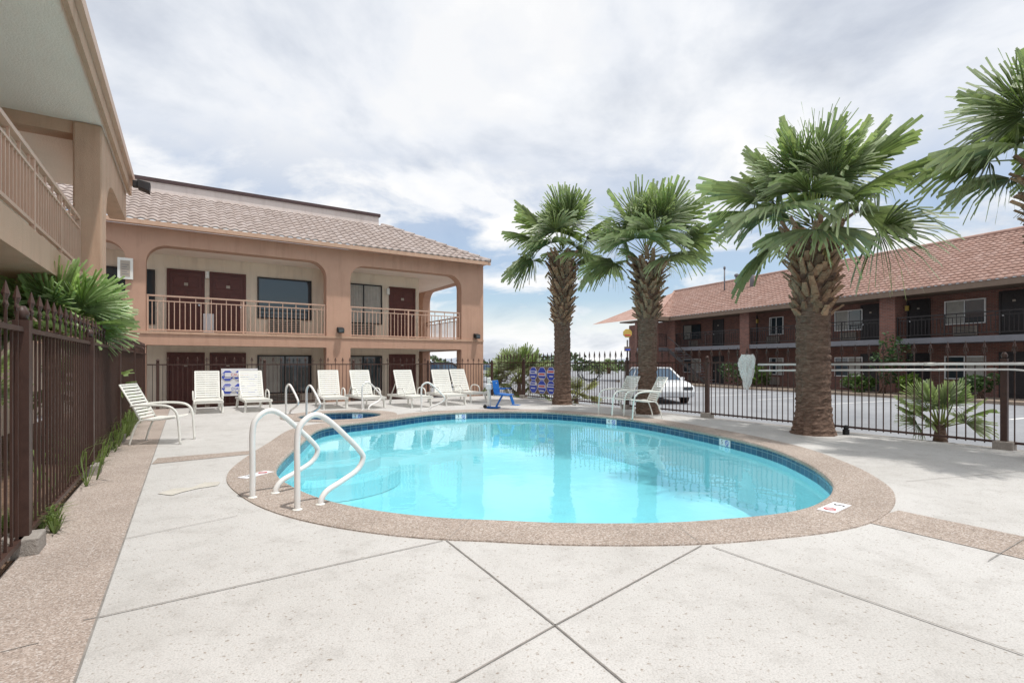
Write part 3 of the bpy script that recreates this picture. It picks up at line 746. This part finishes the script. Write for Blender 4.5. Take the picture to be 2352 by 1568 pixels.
def crown_mesh(n,Lp,Lb,seed,el0=88,el1=2,nseg=50,base=(.135,.185,.075),spread=1.7,z0=0,dr=1.0,pit=1.0,hub_h=.4):
    r=random.Random(seed); m=MB()
    for i in range(n):
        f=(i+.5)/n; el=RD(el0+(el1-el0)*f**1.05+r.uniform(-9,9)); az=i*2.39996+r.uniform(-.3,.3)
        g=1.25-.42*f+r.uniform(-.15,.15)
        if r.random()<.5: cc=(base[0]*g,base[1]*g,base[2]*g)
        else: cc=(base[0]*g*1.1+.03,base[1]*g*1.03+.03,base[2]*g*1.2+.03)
        s=r.uniform(.78,1.06)
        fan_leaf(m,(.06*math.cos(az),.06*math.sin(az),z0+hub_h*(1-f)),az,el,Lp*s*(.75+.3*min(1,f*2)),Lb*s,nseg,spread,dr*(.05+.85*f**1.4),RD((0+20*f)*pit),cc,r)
    return m
def palm(label,x,y,ht,rb_,rm,rt_,boot0,n,Lp,Lb,seed,group='tall fan palms along the pool fence',z0=0.0,el1=-2):
    o=empty('palm_tree',label,'palm tree',(x,y,z0),0,group); r=random.Random(seed)
    m=MB(); ns=28; nr=int(ht/.04); rings_=[]
    for i in range(nr+1):
        z=ht*i/nr; t=i/nr
        R=rm+(rb_-rm)*math.exp(-z/.28)+(rt_-rm)*max(0,(t-.55)/.45)
        R*=1+.02*math.sin(z*41+seed)+.03*r.uniform(-1,1)
        rings_.append([m.vt((R*(1+.05*math.sin(k*3+z*4)+.05*r.uniform(-1,1))*math.cos(2*math.pi*k/ns),R*(1+.05*math.sin(k*5+z*3)+.05*r.uniform(-1,1))*math.sin(2*math.pi*k/ns),z-.03)) for k in range(ns)])
    for a,b in zip(rings_,rings_[1:]):
        for k in range(ns): m.idx((a[k],a[(k+1)%ns],b[(k+1)%ns],b[k]),False)
    m.idx(rings_[-1]); tr=m.build('trunk',trunkm,o)
    m=MB(); nb=int((ht+.1-boot0)/.0115)
    for i in range(nb):
        z=boot0+(ht+.1-boot0)*i/nb+r.uniform(-.03,.03); a=i*2.39996+r.uniform(-.12,.12); t=min(1,z/ht)
        tt=(z-boot0)/(ht-boot0)
        R=rm+(rt_-rm)*max(0,(t-.55)/.45); L=r.uniform(.2,.38)*(.75+.35*tt); tilt=r.uniform(.45,1.05)
        A=Matrix.Rotation(a,3,'Z')
        def P(out,side,up): return A@Vector((R-.04+out,side,0))+Vector((0,0,z+up))
        w0=r.uniform(.06,.095)*(rm/.3)**.5; w1=w0*r.uniform(.4,.7); th=.03; so=math.sin(tilt)*L; co=math.cos(tilt)*L; sk=r.uniform(-.09,.09)
        b=[P(0,-w0,0),P(0,w0,0),P(th,w0*.7,-.02),P(th,-w0*.7,-.02)]; e=[P(so,-w1+sk,co),P(so,w1+sk,co),P(so+th*.8,w1*.8+sk,co-.02),P(so+th*.8,-w1*.8+sk,co-.02)]
        g=r.uniform(.5,1.35); m.cur=(.36*g,.225*g,.14*g)
        for q in range(4): m.face([b[q],b[(q+1)%4],e[(q+1)%4],e[q]])
        m.cur=(.54*g,.38*g,.25*g); m.face(e)
    m.build('leaf_boots',bootm,tr,colattr=True)
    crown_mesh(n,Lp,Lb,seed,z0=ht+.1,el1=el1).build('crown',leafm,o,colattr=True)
    m=MB()
    for i in range(4):
        az=r.uniform(0,6.28); fan_leaf(m,(.15*math.cos(az),.15*math.sin(az),ht-.1),az,RD(r.uniform(-60,-30)),.3,.25*Lb,12,.9,.6,.3,(.26,.19,.09),r)
    m.build('dead_fronds',leafm,o,colattr=True)
    return o
p3=palm('large fan palm with thick booted trunk at the right side of the pool',5.7,9.6,3.75,.40,.28,.40,2.2,29,1.02,1.12,11)
palm('medium fan palm behind the pair of white chairs',3.58,13.4,3.95,.34,.235,.33,2.45,26,.9,1.04,22)
palm('fan palm farthest back, beside the octagon sign at the fence corner',1.62,16.35,4.65,.34,.25,.35,2.55,26,.97,1.09,33)
palm('fan palm at the right edge of the photo, only its crown in view',7.5,6.75,3.85,.42,.30,.38,2.4,29,.82,.96,44,el1=6)
for i,(u,Y,s,lb_) in enumerate(((1372,70,.62,'left one of two tiny distant palms on the horizon'),(1398,72,.68,'right one of two tiny distant palms on the horizon'),(1012,85,.55,'tiny distant palm seen through the end of the motel arcade'))):
    dup(p3,((u-CX)/FPX*Y,Y,-2.1 if i<2 else -1.7),1.3*i+.5,lb_,'distant palms',s)
def bushpalm(label,x,y,z,n,Lp,Lb,seed,el0=80,el1=-15,h=.5,base=(.13,.19,.065),nseg=36,dr=.6,pit=.5):
    o=empty('palm_shrub',label,'palm shrub',(x,y,z),0)
    r=random.Random(seed); MB().lathe([(.13,-.05),(.10,h*.4),(.08,h*.8),(.1,h)],12).build('trunk',trunkm,o)
    crown_mesh(n,Lp,Lb,seed,el0,el1,nseg,base,1.65,h-.05,dr,pit,.12).build('crown',leafm,o,colattr=True)
    return o
x,y=LF.w(4.8,.55); bushpalm('bright green fan palm shrub arching over the left fence below the balcony',x,y,0,26,.45,.6,5,74,-2,1.76,(.145,.225,.07),50,.6,.4)
x,y=LF.w(1.15,.55); bushpalm('fan palm shrub at the far left edge behind the fence',x,y,0,10,.25,.33,6,80,20,1.0,(.15,.21,.07))
x,y=LF.w(7.4,.5); bushpalm('small fan palm shrub behind the left fence below the tan column',x,y,0,16,.4,.45,8,80,-20,.9,(.14,.20,.06))
bushpalm('young fan palm growing in the parking lot edge beyond the right fence',7.9,9.35,LOT+.1,18,.42,.46,9,88,12,.35,(.14,.19,.08),36,.5)
x,y=BF.w(XC+.7,1.0); bushpalm('broad fan palm clump behind the fence corner right of the motel',x+.9,y-.2,LOT,40,.95,.8,10,85,-10,.75,(.12,.16,.06))
bushpalm('dry fan palm shrub at the foot of the farthest tall palm beyond the fence',2.3,18.2,LOT,16,.5,.5,12,80,-10,.3,(.20,.21,.09))
# leafy bushes
def bush(label,x,y,z,rx_,ry_,rz_,seed,base=(.05,.10,.03),n=900):
    r=random.Random(seed); m=MB(); o=empty('shrub',label,'shrub',(x,y,z),0,'shrubs along the brick motel')
    cl=[(r.uniform(-.6,.6)*rx_,r.uniform(-.6,.6)*ry_,rz_*r.uniform(.5,1.2),r.uniform(.3,.55)) for _ in range(9)]
    for i in range(n):
        c=r.choice(cl); d=Vector((r.gauss(0,1),r.gauss(0,1),r.gauss(0,1))).normalized()*r.uniform(.6,1)**.5
        p=Vector((c[0]+d.x*c[3]*rx_,c[1]+d.y*c[3]*ry_,max(.03,c[2]+d.z*c[3]*rz_)))
        s=r.uniform(.05,.11); a=Vector((r.uniform(-1,1),r.uniform(-1,1),r.uniform(-.3,.8))).normalized(); b=a.cross(Vector((r.uniform(-1,1),r.uniform(-1,1),r.uniform(-1,1)))).normalized()
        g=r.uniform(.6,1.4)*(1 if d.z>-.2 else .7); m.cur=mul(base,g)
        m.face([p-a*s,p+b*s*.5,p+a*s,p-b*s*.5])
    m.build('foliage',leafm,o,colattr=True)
    t=MB()
    for k in range(5): t.tube([(0.1*k-.2,0,-.02),(cl[k][0],cl[k][1],cl[k][2])],[.03,.012],5)
    t.build('stem',trunkm,o)
for i,(u,yy,a,b,c,lab,bs) in enumerate(((1690,1.5,1.6,1.0,1.1,'dark green shrub under the net of the pool pole, in front of the brick motel',(.05,.10,.035)),
    (1745,1.4,.8,.8,.8,'rounded light green shrub just right of the skimmer net in front of the brick motel',(.10,.17,.035)),
    (2025,1.4,1.0,.9,1.9,'tall dark shrub at the brick column right of the large palm',(.05,.10,.035)),
    (2080,1.5,.6,.6,.7,'yellow green low shrub between the brick column and the young palm',(.13,.20,.035)),
    (1975,1.4,.7,.6,.6,'low green shrub just right of the large palm trunk, across the lot',(.08,.14,.035)),
    (2250,1.4,.8,.6,.7,'low dark shrub at the brick motel near the right edge',(.06,.11,.035)))):
    x,y=RB.w(RB.x(u,yy),yy); bush(lab,x,y,LOT+.1,a,b,c,50+i,bs)
r=random.Random(4); m=MB()
for i in range(230):
    s=r.choice([r.gauss(6.5,.9),r.gauss(8.5,.6),r.uniform(2,12),r.uniform(3,7),r.uniform(.9,1.4)]); w=r.uniform(-.12,.4); x,y=LF.w(s,w)
    hs=.45 if s<2 else 1.15
    for k in range(7):
        a=r.uniform(0,6.28); L=r.uniform(.18,.5)*hs; bx_=Vector((math.cos(a),math.sin(a),0)); sd=Vector((-bx_.y,bx_.x,0))*.006
        p0=Vector((x,y,-.01)); p1=p0+bx_*L*.3+Vector((0,0,L*.75)); p2=p0+bx_*L*.8+Vector((0,0,L*.8))
        g=r.uniform(.7,1.3); m.cur=(.16*g,.22*g,.07*g)
        m.face([p0-sd,p0+sd,p1+sd,p1-sd]); m.face([p1-sd,p1+sd,p2])
tag(m.build('grass',leafm,None,colattr=True),'green grass tufts growing along the left fence planter','grass',kind='stuff')
m=MB(); r=random.Random(9)
for i in range(5000):
    X=r.uniform(-60,70); Y=95+r.uniform(-5,12); hz=1.1+.9*math.sin(X*.21)+.5*math.sin(X*.7)
    z=LOT+r.uniform(0,max(.5,hz+1.2)); s=r.uniform(.3,.6); a=Vector((r.uniform(-1,1),r.uniform(-1,1),r.uniform(-1,1))).normalized(); b=a.cross(Vector((r.uniform(-1,1),1,r.uniform(-1,1)))).normalized()
    g=r.uniform(.6,1.4); m.cur=(.06*g,.085*g,.04*g); p=Vector((X,Y,z)); m.face([p-a*s,p+b*s*.6,p+a*s,p-b*s*.6])
tag(m.build('distant_trees',leafm,None,colattr=True),'low dark band of distant trees along the horizon','trees',kind='stuff')
m=MB(); n=80; pv=None
for i in range(n+1):
    X=-1500+3000*i/n; h=14+8*math.sin(i*.35)+5*math.sin(i*.9+1)+3*math.sin(i*2.1)
    a=m.vt((X,1500,-2)); b=m.vt((X,1560,max(4,h)))
    if pv: m.idx((pv[0],a,b,pv[1]),True)
    pv=(a,b)
struct(m.build('hills',hill))
# ---------------------------------------------------------------- loungers
def lounger(label):
    o=empty('sun_lounger',label,'sun lounger',(0,0,0),0,'white slatted loungers along the back fence')
    f=MB()
    for s in (-1,1): f.box(-.92,.95,s*.32-.02,s*.32+.02,.27,.33)
    f.box(.91,.95,-.31,.31,.27,.33); f.box(-.92,-.88,-.31,.31,.27,.33); f.build('frame',white,o)
    for sx in (-.7,.8):
        for s in (-1,1): MB().bar((sx,s*.3,.29),(sx+.06*(1 if sx>0 else -1),s*.32,0),.05,.05).build('leg',white,o)
    m=MB(); n=14
    for i in range(n):
        x=-.1+1.03*i/(n-1); m.box(x-.03,x+.03,-.30,.30,.331,.345)
    m.build('seat',straps,o)
    an=RD(64); c,s_=math.cos(an),math.sin(an); hx,hz=-.16,.34
    def bp(l,y,t=0): return (hx-c*l+s_*t, y, hz+s_*l+c*t)
    m=MB()
    for s in (-1,1): m.bar(bp(0,s*.29),bp(.84,s*.29),.035,.035,(1,0,0))
    m.bar(bp(.84,-.29),bp(.84,.29),.035,.035); m.build('backrest_frame',white,o)
    m=MB()
    for i in range(12):
        l=.06+.75*i/11; a=Vector(bp(l-.026,0)); b=Vector(bp(l+.026,0)); nn=Vector((s_,0,c))*.012
        Yn=Vector((0,-.28,0)); Yp=Vector((0,.28,0))
        q=[m.vt(p) for p in (a+Yn+nn,a+Yp+nn,b+Yp+nn,b+Yn+nn,a+Yn,a+Yp,b+Yp,b+Yn)]
        for k in ((0,1,2,3),(7,6,5,4),(0,4,5,1),(1,5,6,2),(2,6,7,3),(3,7,4,0)): m.idx([q[j] for j in k])
    m.build('backrest',straps,o)
    for s in (-1,1): MB().bar(bp(.5,s*.25),(-.8,s*.25,.31),.025,.025).build('back_support',white,o)
    for s in (-1,1): MB().tube(spline([Vector((-.12,s*.345,.33)),Vector((-.1,s*.35,.5)),Vector((.05,s*.35,.56)),Vector((.3,s*.35,.54)),Vector((.4,s*.35,.45)),Vector((.42,s*.345,.33))],False,5),.018,8).build('armrest',white,o)
    return o
L0=None
ll=[(480,950,0,'white slatted lounger leftmost in the row, left of the first octagon sign'),
    (595,946,3,'white slatted lounger just right of the first octagon sign, second from left'),
    (772,939,-4,'white slatted lounger third from left, behind the spa'),
    (862,938,2,'white slatted lounger fourth from left, in front of the motel window'),
    (972,936,4,'white slatted lounger fifth from left, behind the far thin grab rail'),
    (1050,931,-3,'white slatted lounger sixth from left, near the motel corner column'),
    (1103,924,6,'white slatted lounger farthest right, partly behind the blue pool lift')]
for u,v,da,lab in ll:
    x,y=gp(u,v); ang=math.atan2(-.8413,.5405)+RD(da); x-=.95*math.cos(ang); y-=.95*math.sin(ang)
    if L0 is None: L0=lounger(lab); L0.location=(x,y,0); L0.rotation_euler=(0,0,ang)
    else: dup(L0,(x,y,0),ang,lab)
# ---------------------------------------------------------------- armchairs
def armchair(label):
    o=empty('patio_chair',label,'chair',(0,0,0),0,'white strap patio chairs')
    for s in (-1,1):
        MB().tube(spline([Vector((-.36,s*.27,0)),Vector((-.3,s*.27,.22)),Vector((-.2,s*.27,.40)),Vector((.02,s*.27,.41)),Vector((.3,s*.27,.44))],False,5),.016,8).build('leg',white,o)
        MB().tube(spline([Vector((-.33,s*.29,.64)),Vector((-.1,s*.31,.655)),Vector((.18,s*.31,.64)),Vector((.31,s*.31,.57)),Vector((.36,s*.30,.42)),Vector((.39,s*.29,0))],False,6),.02,8).build('armrest',white,o)
    m=MB()
    m.tube([(-.2,-.26,.40),(-.3,-.26,.60),(-.5,-.26,.98),(-.5,.26,.98),(-.3,.26,.60),(-.2,.26,.40)],.016,8)
    m.build('back_frame',white,o)
    m=MB()
    for i in range(11):
        t=(i+.3)/11; x=-.22-.28*t; z=.44+.54*t
        m.bar((x,-.262,z),(x,.262,z),.035,.008,(.88,0,.46))
    m.build('backrest',straps,o)
    m=MB()
    for i in range(10):
        x=-.17+.48*i/9; z=.415+.025*i/9; m.bar((x,-.268,z),(x,.268,z),.04,.008)
    m.build('seat',straps,o)
    return o
x,y=gp(372,1016); c0=armchair('white strap patio chair alone beside the left fence'); c0.location=(x,y,0); c0.rotation_euler=(0,0,RD(12))
dup(c0,(2.72,13.05,0),RD(205),'left one of the two white strap patio chairs in front of the medium palm')
dup(c0,(3.2,12.35,0),RD(188),'right one of the two white strap patio chairs in front of the medium palm')
# ---------------------------------------------------------------- pool lift
x,y=gp(1140,938); pl=empty('pool_lift','blue seated pool lift with white mast near the far pool edge','pool lift',(x,y,0),RD(-20)); pl.scale=(.92,)*3
MB().box(-.34,.1,-.14,.14,.02,.06).build('base_plate',bluep,pl,bevel=.015)
MB().box(-.3,-.2,-.05,.05,.06,.98).build('mast',white,pl,bevel=.02)
MB().box(-.34,-.16,-.08,.08,.60,.78).build('battery_box',signwhite,pl,bevel=.02)
MB().bar((-.2,0,.86),(.0,0,.8),.05,.05).build('lift_arm',white,pl)
MB().prism([(.02,.44),(.50,.42),(.53,.46),(.06,.50)],XZ,-.22,.22).build('seat',bluep,pl,bevel=.02)
MB().prism([(.0,.46),(.05,.46),(-.02,.9),(-.07,.9)],XZ,-.22,.22).build('backrest',bluep,pl,bevel=.02)
for s in (-1,1): MB().bar((.0,s*.24,.64),(.38,s*.24,.64),.035,.025).build('armrest',bluep,pl)
MB().bar((.48,0,.44),(.58,0,.16),.2,.02,(1,0,0)).build('leg_rest',bluep,pl); MB().box(.52,.78,-.13,.13,.13,.145).build('footrest',bluep,pl,bevel=.006)
MB().bar((.0,0,.06),(.22,0,.45),.05,.05).build('seat_post',bluep,pl)
for s in (-1,1): MB().tube([(-.32,s*.15,.07),(-.32,s*.18,.07)],.06,12).build('wheel',black,pl)
# ---------------------------------------------------------------- signs on fences
def octo(cx,cz,r): return [(cx+r*math.cos(RD(22.5+45*k)),cz+r*math.sin(RD(22.5+45*k))) for k in range(8)]
def pool_sign(fr,label,u0,u1,v0,v1,yo,o,backm,texts,wd=None):
    xa,_=fr.at(u0,832,yo); xb,_=fr.at(u1,832,yo); xc=(xa+xb)/2; _,zt=fr.at((u0+u1)/2,v0,yo); _,zb=fr.at((u0+u1)/2,v1,yo)
    W=wd or abs(xb-xa); Hh=zt-zb; zc=(zt+zb)/2
    p=fr.w(xc,yo); r=empty('pool_rules_sign',label,'sign',(p[0],p[1],zc),fr.a+(0 if o<0 else math.pi),'octagon signs on the fences')
    MB().box(-W/2,W/2,-.006,.006,-Hh/2,Hh/2).build('backing_panel',backm,r)
    R=min(Hh*.265,W*.175)
    for iz,cz in enumerate((Hh*.24,-Hh*.24)):
        for ix,cx in enumerate((-W*.33,0,W*.33)):
            dz=cz; mid=(ix==1)
            pn=MB().prism(octo(cx,dz,R),XZ,-.016,-.007).build('octagon_panel',signwhite,r)
            MB().prism(octo(cx,dz,R*.93),XZ,-.02,-.0165).build('octagon_face',signblue,pn)
            sh=(.0,-.25,.12,.2,-.1,.05)[iz*3+ix]
            m=MB(); m.prism([(cx-R*.86,dz+R*(sh-.02)),(cx+R*.86,dz+R*(sh-.02)),(cx+R*.8,dz+R*(sh+.4)),(cx-R*.8,dz+R*(sh+.4))],XZ,-.0235,-.0205)
            m.box(cx-R*(.55-.2*(ix==2)),cx+R*.5,-.0235,-.0205,dz+R*(sh-.5),dz+R*(sh-.36))
            m.build('white_band',signwhite,pn)
            m=MB(); m.box(cx-R*.66,cx+R*(.66-.25*(ix==0)),-.0265,-.0237,dz+R*(sh+.1),dz+R*(sh+.3))
            m.build('print_row',signred if (mid or (iz==0 and ix==2)) else signblue,pn)
    for tx,cz,size,mm in texts:
        pn=MB().box(-W*.40,W*.40,-.032,-.0285,cz*Hh-size*.55,cz*Hh+size*.55).build('text_band',signwhite,r)
        m=MB(); m.text(tx,size,lambda a,b:(a*.9,-.035,cz*Hh+b)); m.build('lettering',mm,pn)
    return r
pool_sign(BF,'white panel of blue and red octagons on the back fence between the first two loungers',508,592,846,908,-.06,-1,signwhite,[('CAUTION',.27,.12,signred),('DIAL 911',-.25,.13,signblue)])
pool_sign(RF,'brown panel of blue and red octagons on the fence beside the farthest tall palm',1212,1282,842,905,.08,1,fasciab,[],1.6)
# ---------------------------------------------------------------- skimmer pole, hook pole, hose
xn,_=RF.at(1722,832,.09)
p=RF.w(xn,.09); sk=empty('skimmer_net','long white pool skimmer pole with white net bag resting along the right fence','skimmer',(p[0],p[1],0),RF.a)
MB().tube([(-.2,0,1.30),(-9.0+0,0,1.36)],.022,10).build('pole',whitep,sk)
MB().tube([(-3.2,0,1.32),(-3.35,0,1.321)],.028,10).build('pole_collar',white,sk)
hp=[Vector((.15*math.cos(q),.03*math.sin(q)+.05,1.36+.15*math.sin(q))) for q in [2*math.pi*k/20 for k in range(21)]]
MB().tube(hp,.012,6).build('hoop',white,sk)
m=MB(); rgs=[]; r=random.Random(2); NK=26
for j in range(20):
    t=j/19; z=1.51-.74*t; R=.175*(.55+.45*math.sin(math.pi*min(.5,t*2.2+.08)))*(1-.72*max(0,t-.35)/.65)
    cxo=.03*math.sin(t*5)+.07*t*t
    rgs.append([m.vt((R*math.cos(2*math.pi*k/NK)*(1+.2*math.sin(k*2.1+j*.35)+r.uniform(-.08,.08))+cxo,.07+R*.6*math.sin(2*math.pi*k/NK)*(1+.22*math.sin(k*3.1+j*.3)),z+.03*math.sin(k*1.7+j*.5))) for k in range(NK)])
for a,b in zip(rgs,rgs[1:]):
    for k in range(NK): m.idx((a[k],a[(k+1)%NK],b[(k+1)%NK],b[k]),False)
m.idx(rgs[-1]); m.build('net_bag',netm,sk)
p=RF.w(xn-.25,.14); hk=empty('hook_pole','white rescue hook pole with curved end hanging just below the skimmer pole','hook pole',(p[0],p[1],0),RF.a)
xe,_=RF.at(2290,832,.14); q=xe-xn+.25
MB().tube([(0,0,1.17),(q,0,1.24)],.02,10).build('pole',whitep,hk)
MB().tube(spline([Vector((q,0,1.24)),Vector((q-.25,.02,1.235)),Vector((q-.5,.08,1.18)),Vector((q-.62,.14,1.02)),Vector((q-.55,.2,.88)),Vector((q-.4,.22,.82))],False,6),.014,8).build('hook',whitep,hk)
xh,_=RF.at(1355,832,.1); p=RF.w(xh,.1); m=MB(); r=random.Random(5)
pts=[Vector((.48*(1+.28*math.sin(k*.31))*math.cos(k*.5),.03*math.sin(k*.9)+.05*k/50,1.05+.28*(1+.25*math.sin(k*.23+1))*math.sin(k*.5))) for k in range(52)]
m.tube(pts,.009,5); pts=pts[-1:]+[Vector((.5,.1,.5)),Vector((.7,.2,.05)),Vector((.2,.4,.02))]; m.tube(spline(pts,False,6),.009,5)
o=m.build('hose_coil',black); o.location=(p[0],p[1],0); o.rotation_euler=(0,0,RF.a); tag(o,'black hose coiled on the right fence between the two farther palms','hose')
x,y=gp(1943,998); o=MB().box(-.04,.04,-.04,.04,0,.1).lathe([(.035,.09),(.045,.15),(.02,.18)],10).build('deck_spigot',black); o.location=(x,y,0); tag(o,'small black spigot on the deck right of the large palm','spigot')
# ---------------------------------------------------------------- roadside sign
Y=34; o=empty('roadside_sign','small yellow roadside sign on a post beyond the chairs and medium palm','sign',((1441-CX)/FPX*Y,Y,LOT))
MB().cyl((0,0,0),(0,0,3.1),.05).build('post',darkmetal,o)
MB().prism(octo(0,3.55,.30),XZ,-.08,.08).build('yellow_panel',yellow,o)
MB().box(-.2,.2,-.1,-.082,3.38,3.46).build('red_band',signred,o); MB().box(-.2,.2,-.1,.06,2.35,2.65).build('lower_panel',fasciab,o); MB().box(-.16,.16,-.12,-.1,2.4,2.5).build('blue_band',signblue,o)
# ---------------------------------------------------------------- cars
def car(label,x,y,rz,paint,hs=1.0):
    o=empty('parked_car',label,'car',(x,y,LOT),rz,'parked cars')
    out=[(-2.25,.38),(-2.28,.62),(-2.2,.9),(-1.55,.98),(.95,.95),(1.7,.86),(2.2,.72),(2.28,.5),(2.22,.3)]
    def arch(cx): return [(cx+.36*math.cos(math.pi*k/8),.3+.36*math.sin(math.pi*k/8)) for k in range(9)]
    poly=[(-2.25,.38)]+out[1:]+[(1.78,.24)]+arch(1.4)+[(1.0,.22),(-1.0,.22)]+arch(-1.4)+[(-1.8,.26)]
    MB().plate(poly,[],lambda a,b,yy:(a,yy,b*hs),-.87,.87).build('body',paint,o,bevel=.05)
    z0,z1=.95*hs,1.42*hs
    m=MB(); B=[(-1.75,-.8,z0),(1.05,-.8,z0),(1.05,.8,z0),(-1.75,.8,z0)]; T=[(-1.1,-.6,z1),(.3,-.6,z1),(.3,.6,z1),(-1.1,.6,z1)]
    for k in range(4): m.face([B[k],B[(k+1)%4],T[(k+1)%4],T[k]])
    m.face(T); m.build('window_glass',carglass,o)
    m=MB()
    for k in range(4): m.bar(B[k],T[k],.09,.07)
    for s in (-1,1): m.bar((-.35,s*.8,z0),(-.38,s*.605,z1),.08,.03)
    m.prism([(-1.15,-.62),(.35,-.62),(.35,.62),(-1.15,.62)],XY,z1-.02,z1+.045); m.build('roof',paint,o,bevel=.02)
    for cx in (-1.4,1.4):
        for s in (-1,1):
            w=MB().tube([(cx,s*.68,.3),(cx,s*.88,.3)],.31,20).build('wheel',black,o)
            MB().tube([(cx,s*.87,.3),(cx,s*.9,.3)],.19,14).build('rim',chrome,w)
    for s in (-1,1):
        MB().box(2.17,2.27,s*.62-.18,s*.62+.18,.58*hs,.7*hs).build('headlight',glass,o,bevel=.01); MB().box(-2.29,-2.22,s*.66-.16,s*.66+.16,.62*hs,.8*hs).build('taillight',redlamp,o,bevel=.01)
        MB().box(.75,.9,*sorted((s*.86,s*1.0)),.93*hs,1.05*hs).build('mirror',paint,o,bevel=.02)
    return o
car('white car parked just beyond the right fence behind the patio chairs',6.0,21.5,RD(-88),carwhite,.95)
car('dark car parked beyond the back fence past the end of the motel',-4.2,33,RD(5),carblack,1.1)
car('white car parked far beyond the end of the motel',-2.2,42,RD(8),carwhite)
# ---------------------------------------------------------------- world, sun, camera
sv=Vector((.26,-.16,.95)).normalized(); el=math.asin(sv.z)
w=bpy.data.worlds.new('World'); sc.world=w; w.use_nodes=True; nt=w.node_tree; L=nt.links
for n in list(nt.nodes): nt.nodes.remove(n)
out=N(nt,'ShaderNodeOutputWorld'); sky=N(nt,'ShaderNodeTexSky'); sky.sky_type='NISHITA'; sky.sun_disc=False; sky.sun_elevation=el; sky.sun_rotation=math.atan2(sv.x,sv.y)
bg=N(nt,'ShaderNodeBackground'); bg.inputs['Strength'].default_value=.15; L.new(sky.outputs[0],bg.inputs['Color'])
tc=N(nt,'ShaderNodeTexCoord'); sp=N(nt,'ShaderNodeSeparateXYZ'); L.new(tc.outputs['Generated'],sp.inputs[0])
az=N(nt,'ShaderNodeMath',operation='MAXIMUM'); L.new(sp.outputs[2],az.inputs[0]); az.inputs[1].default_value=0
ad=N(nt,'ShaderNodeMath',operation='ADD'); L.new(az.outputs[0],ad.inputs[0]); ad.inputs[1].default_value=.30
dx=N(nt,'ShaderNodeMath',operation='DIVIDE'); L.new(sp.outputs[0],dx.inputs[0]); L.new(ad.outputs[0],dx.inputs[1])
dy=N(nt,'ShaderNodeMath',operation='DIVIDE'); L.new(sp.outputs[1],dy.inputs[0]); L.new(ad.outputs[0],dy.inputs[1])
cv=N(nt,'ShaderNodeCombineXYZ'); L.new(dx.outputs[0],cv.inputs[0]); L.new(dy.outputs[0],cv.inputs[1])
n1=noise(nt,cv.outputs[0],1.7,10,.55,.25)
cr=ramp(nt,[(.31,(.59,.63,.71)),(.41,(.78,.815,.875)),(.475,(.92,.94,.975)),(.54,(1.0,1.0,1.0))]); L.new(n1.outputs['Fac'],cr.inputs['Fac'])
cb=N(nt,'ShaderNodeBackground'); cb.inputs['Strength'].default_value=1.02; L.new(cr.outputs[0],cb.inputs['Color'])
mp=N(nt,'ShaderNodeMapping'); mp.inputs['Location'].default_value=(3.1,7.7,0); L.new(cv.outputs[0],mp.inputs['Vector'])
n2=noise(nt,mp.outputs[0],2.1,10,.58,.3); mr=ramp(nt,[(.40,(0,0,0)),(.52,(.95,.95,.95))]); L.new(n2.outputs['Fac'],mr.inputs['Fac'])
er=ramp(nt,[(.0,(0,)*3),(.05,(.1,)*3),(.12,(1,)*3),(.26,(.75,)*3),(.40,(.10,)*3)]); L.new(sp.outputs[2],er.inputs['Fac'])
mm=N(nt,'ShaderNodeMath',operation='MULTIPLY'); L.new(mr.outputs[0],mm.inputs[0]); L.new(er.outputs[0],mm.inputs[1])
ms=N(nt,'ShaderNodeMixShader'); L.new(mm.outputs[0],ms.inputs[0]); L.new(cb.outputs[0],ms.inputs[1]); L.new(bg.outputs[0],ms.inputs[2]); L.new(ms.outputs[0],out.inputs['Surface'])
sl=bpy.data.lights.new('Sun','SUN'); sl.energy=3.1; sl.angle=RD(1.5); sl.color=(1,.965,.91); so=bpy.data.objects.new('Sun',sl); col.objects.link(so)
so.rotation_euler=(-sv).to_track_quat('-Z','Y').to_euler(); so.location=(10,-5,30)
cd=bpy.data.cameras.new('Camera'); cd.lens=17.82; cd.sensor_width=36; cd.shift_y=.0204; cd.clip_end=6000; cd.clip_start=.05
co=bpy.data.objects.new('Camera',cd); col.objects.link(co); co.location=(0,0,H); co.rotation_euler=(RD(90),0,0); sc.camera=co
sc.view_settings.view_transform='Standard'; sc.view_settings.look='None'; sc.view_settings.exposure=0
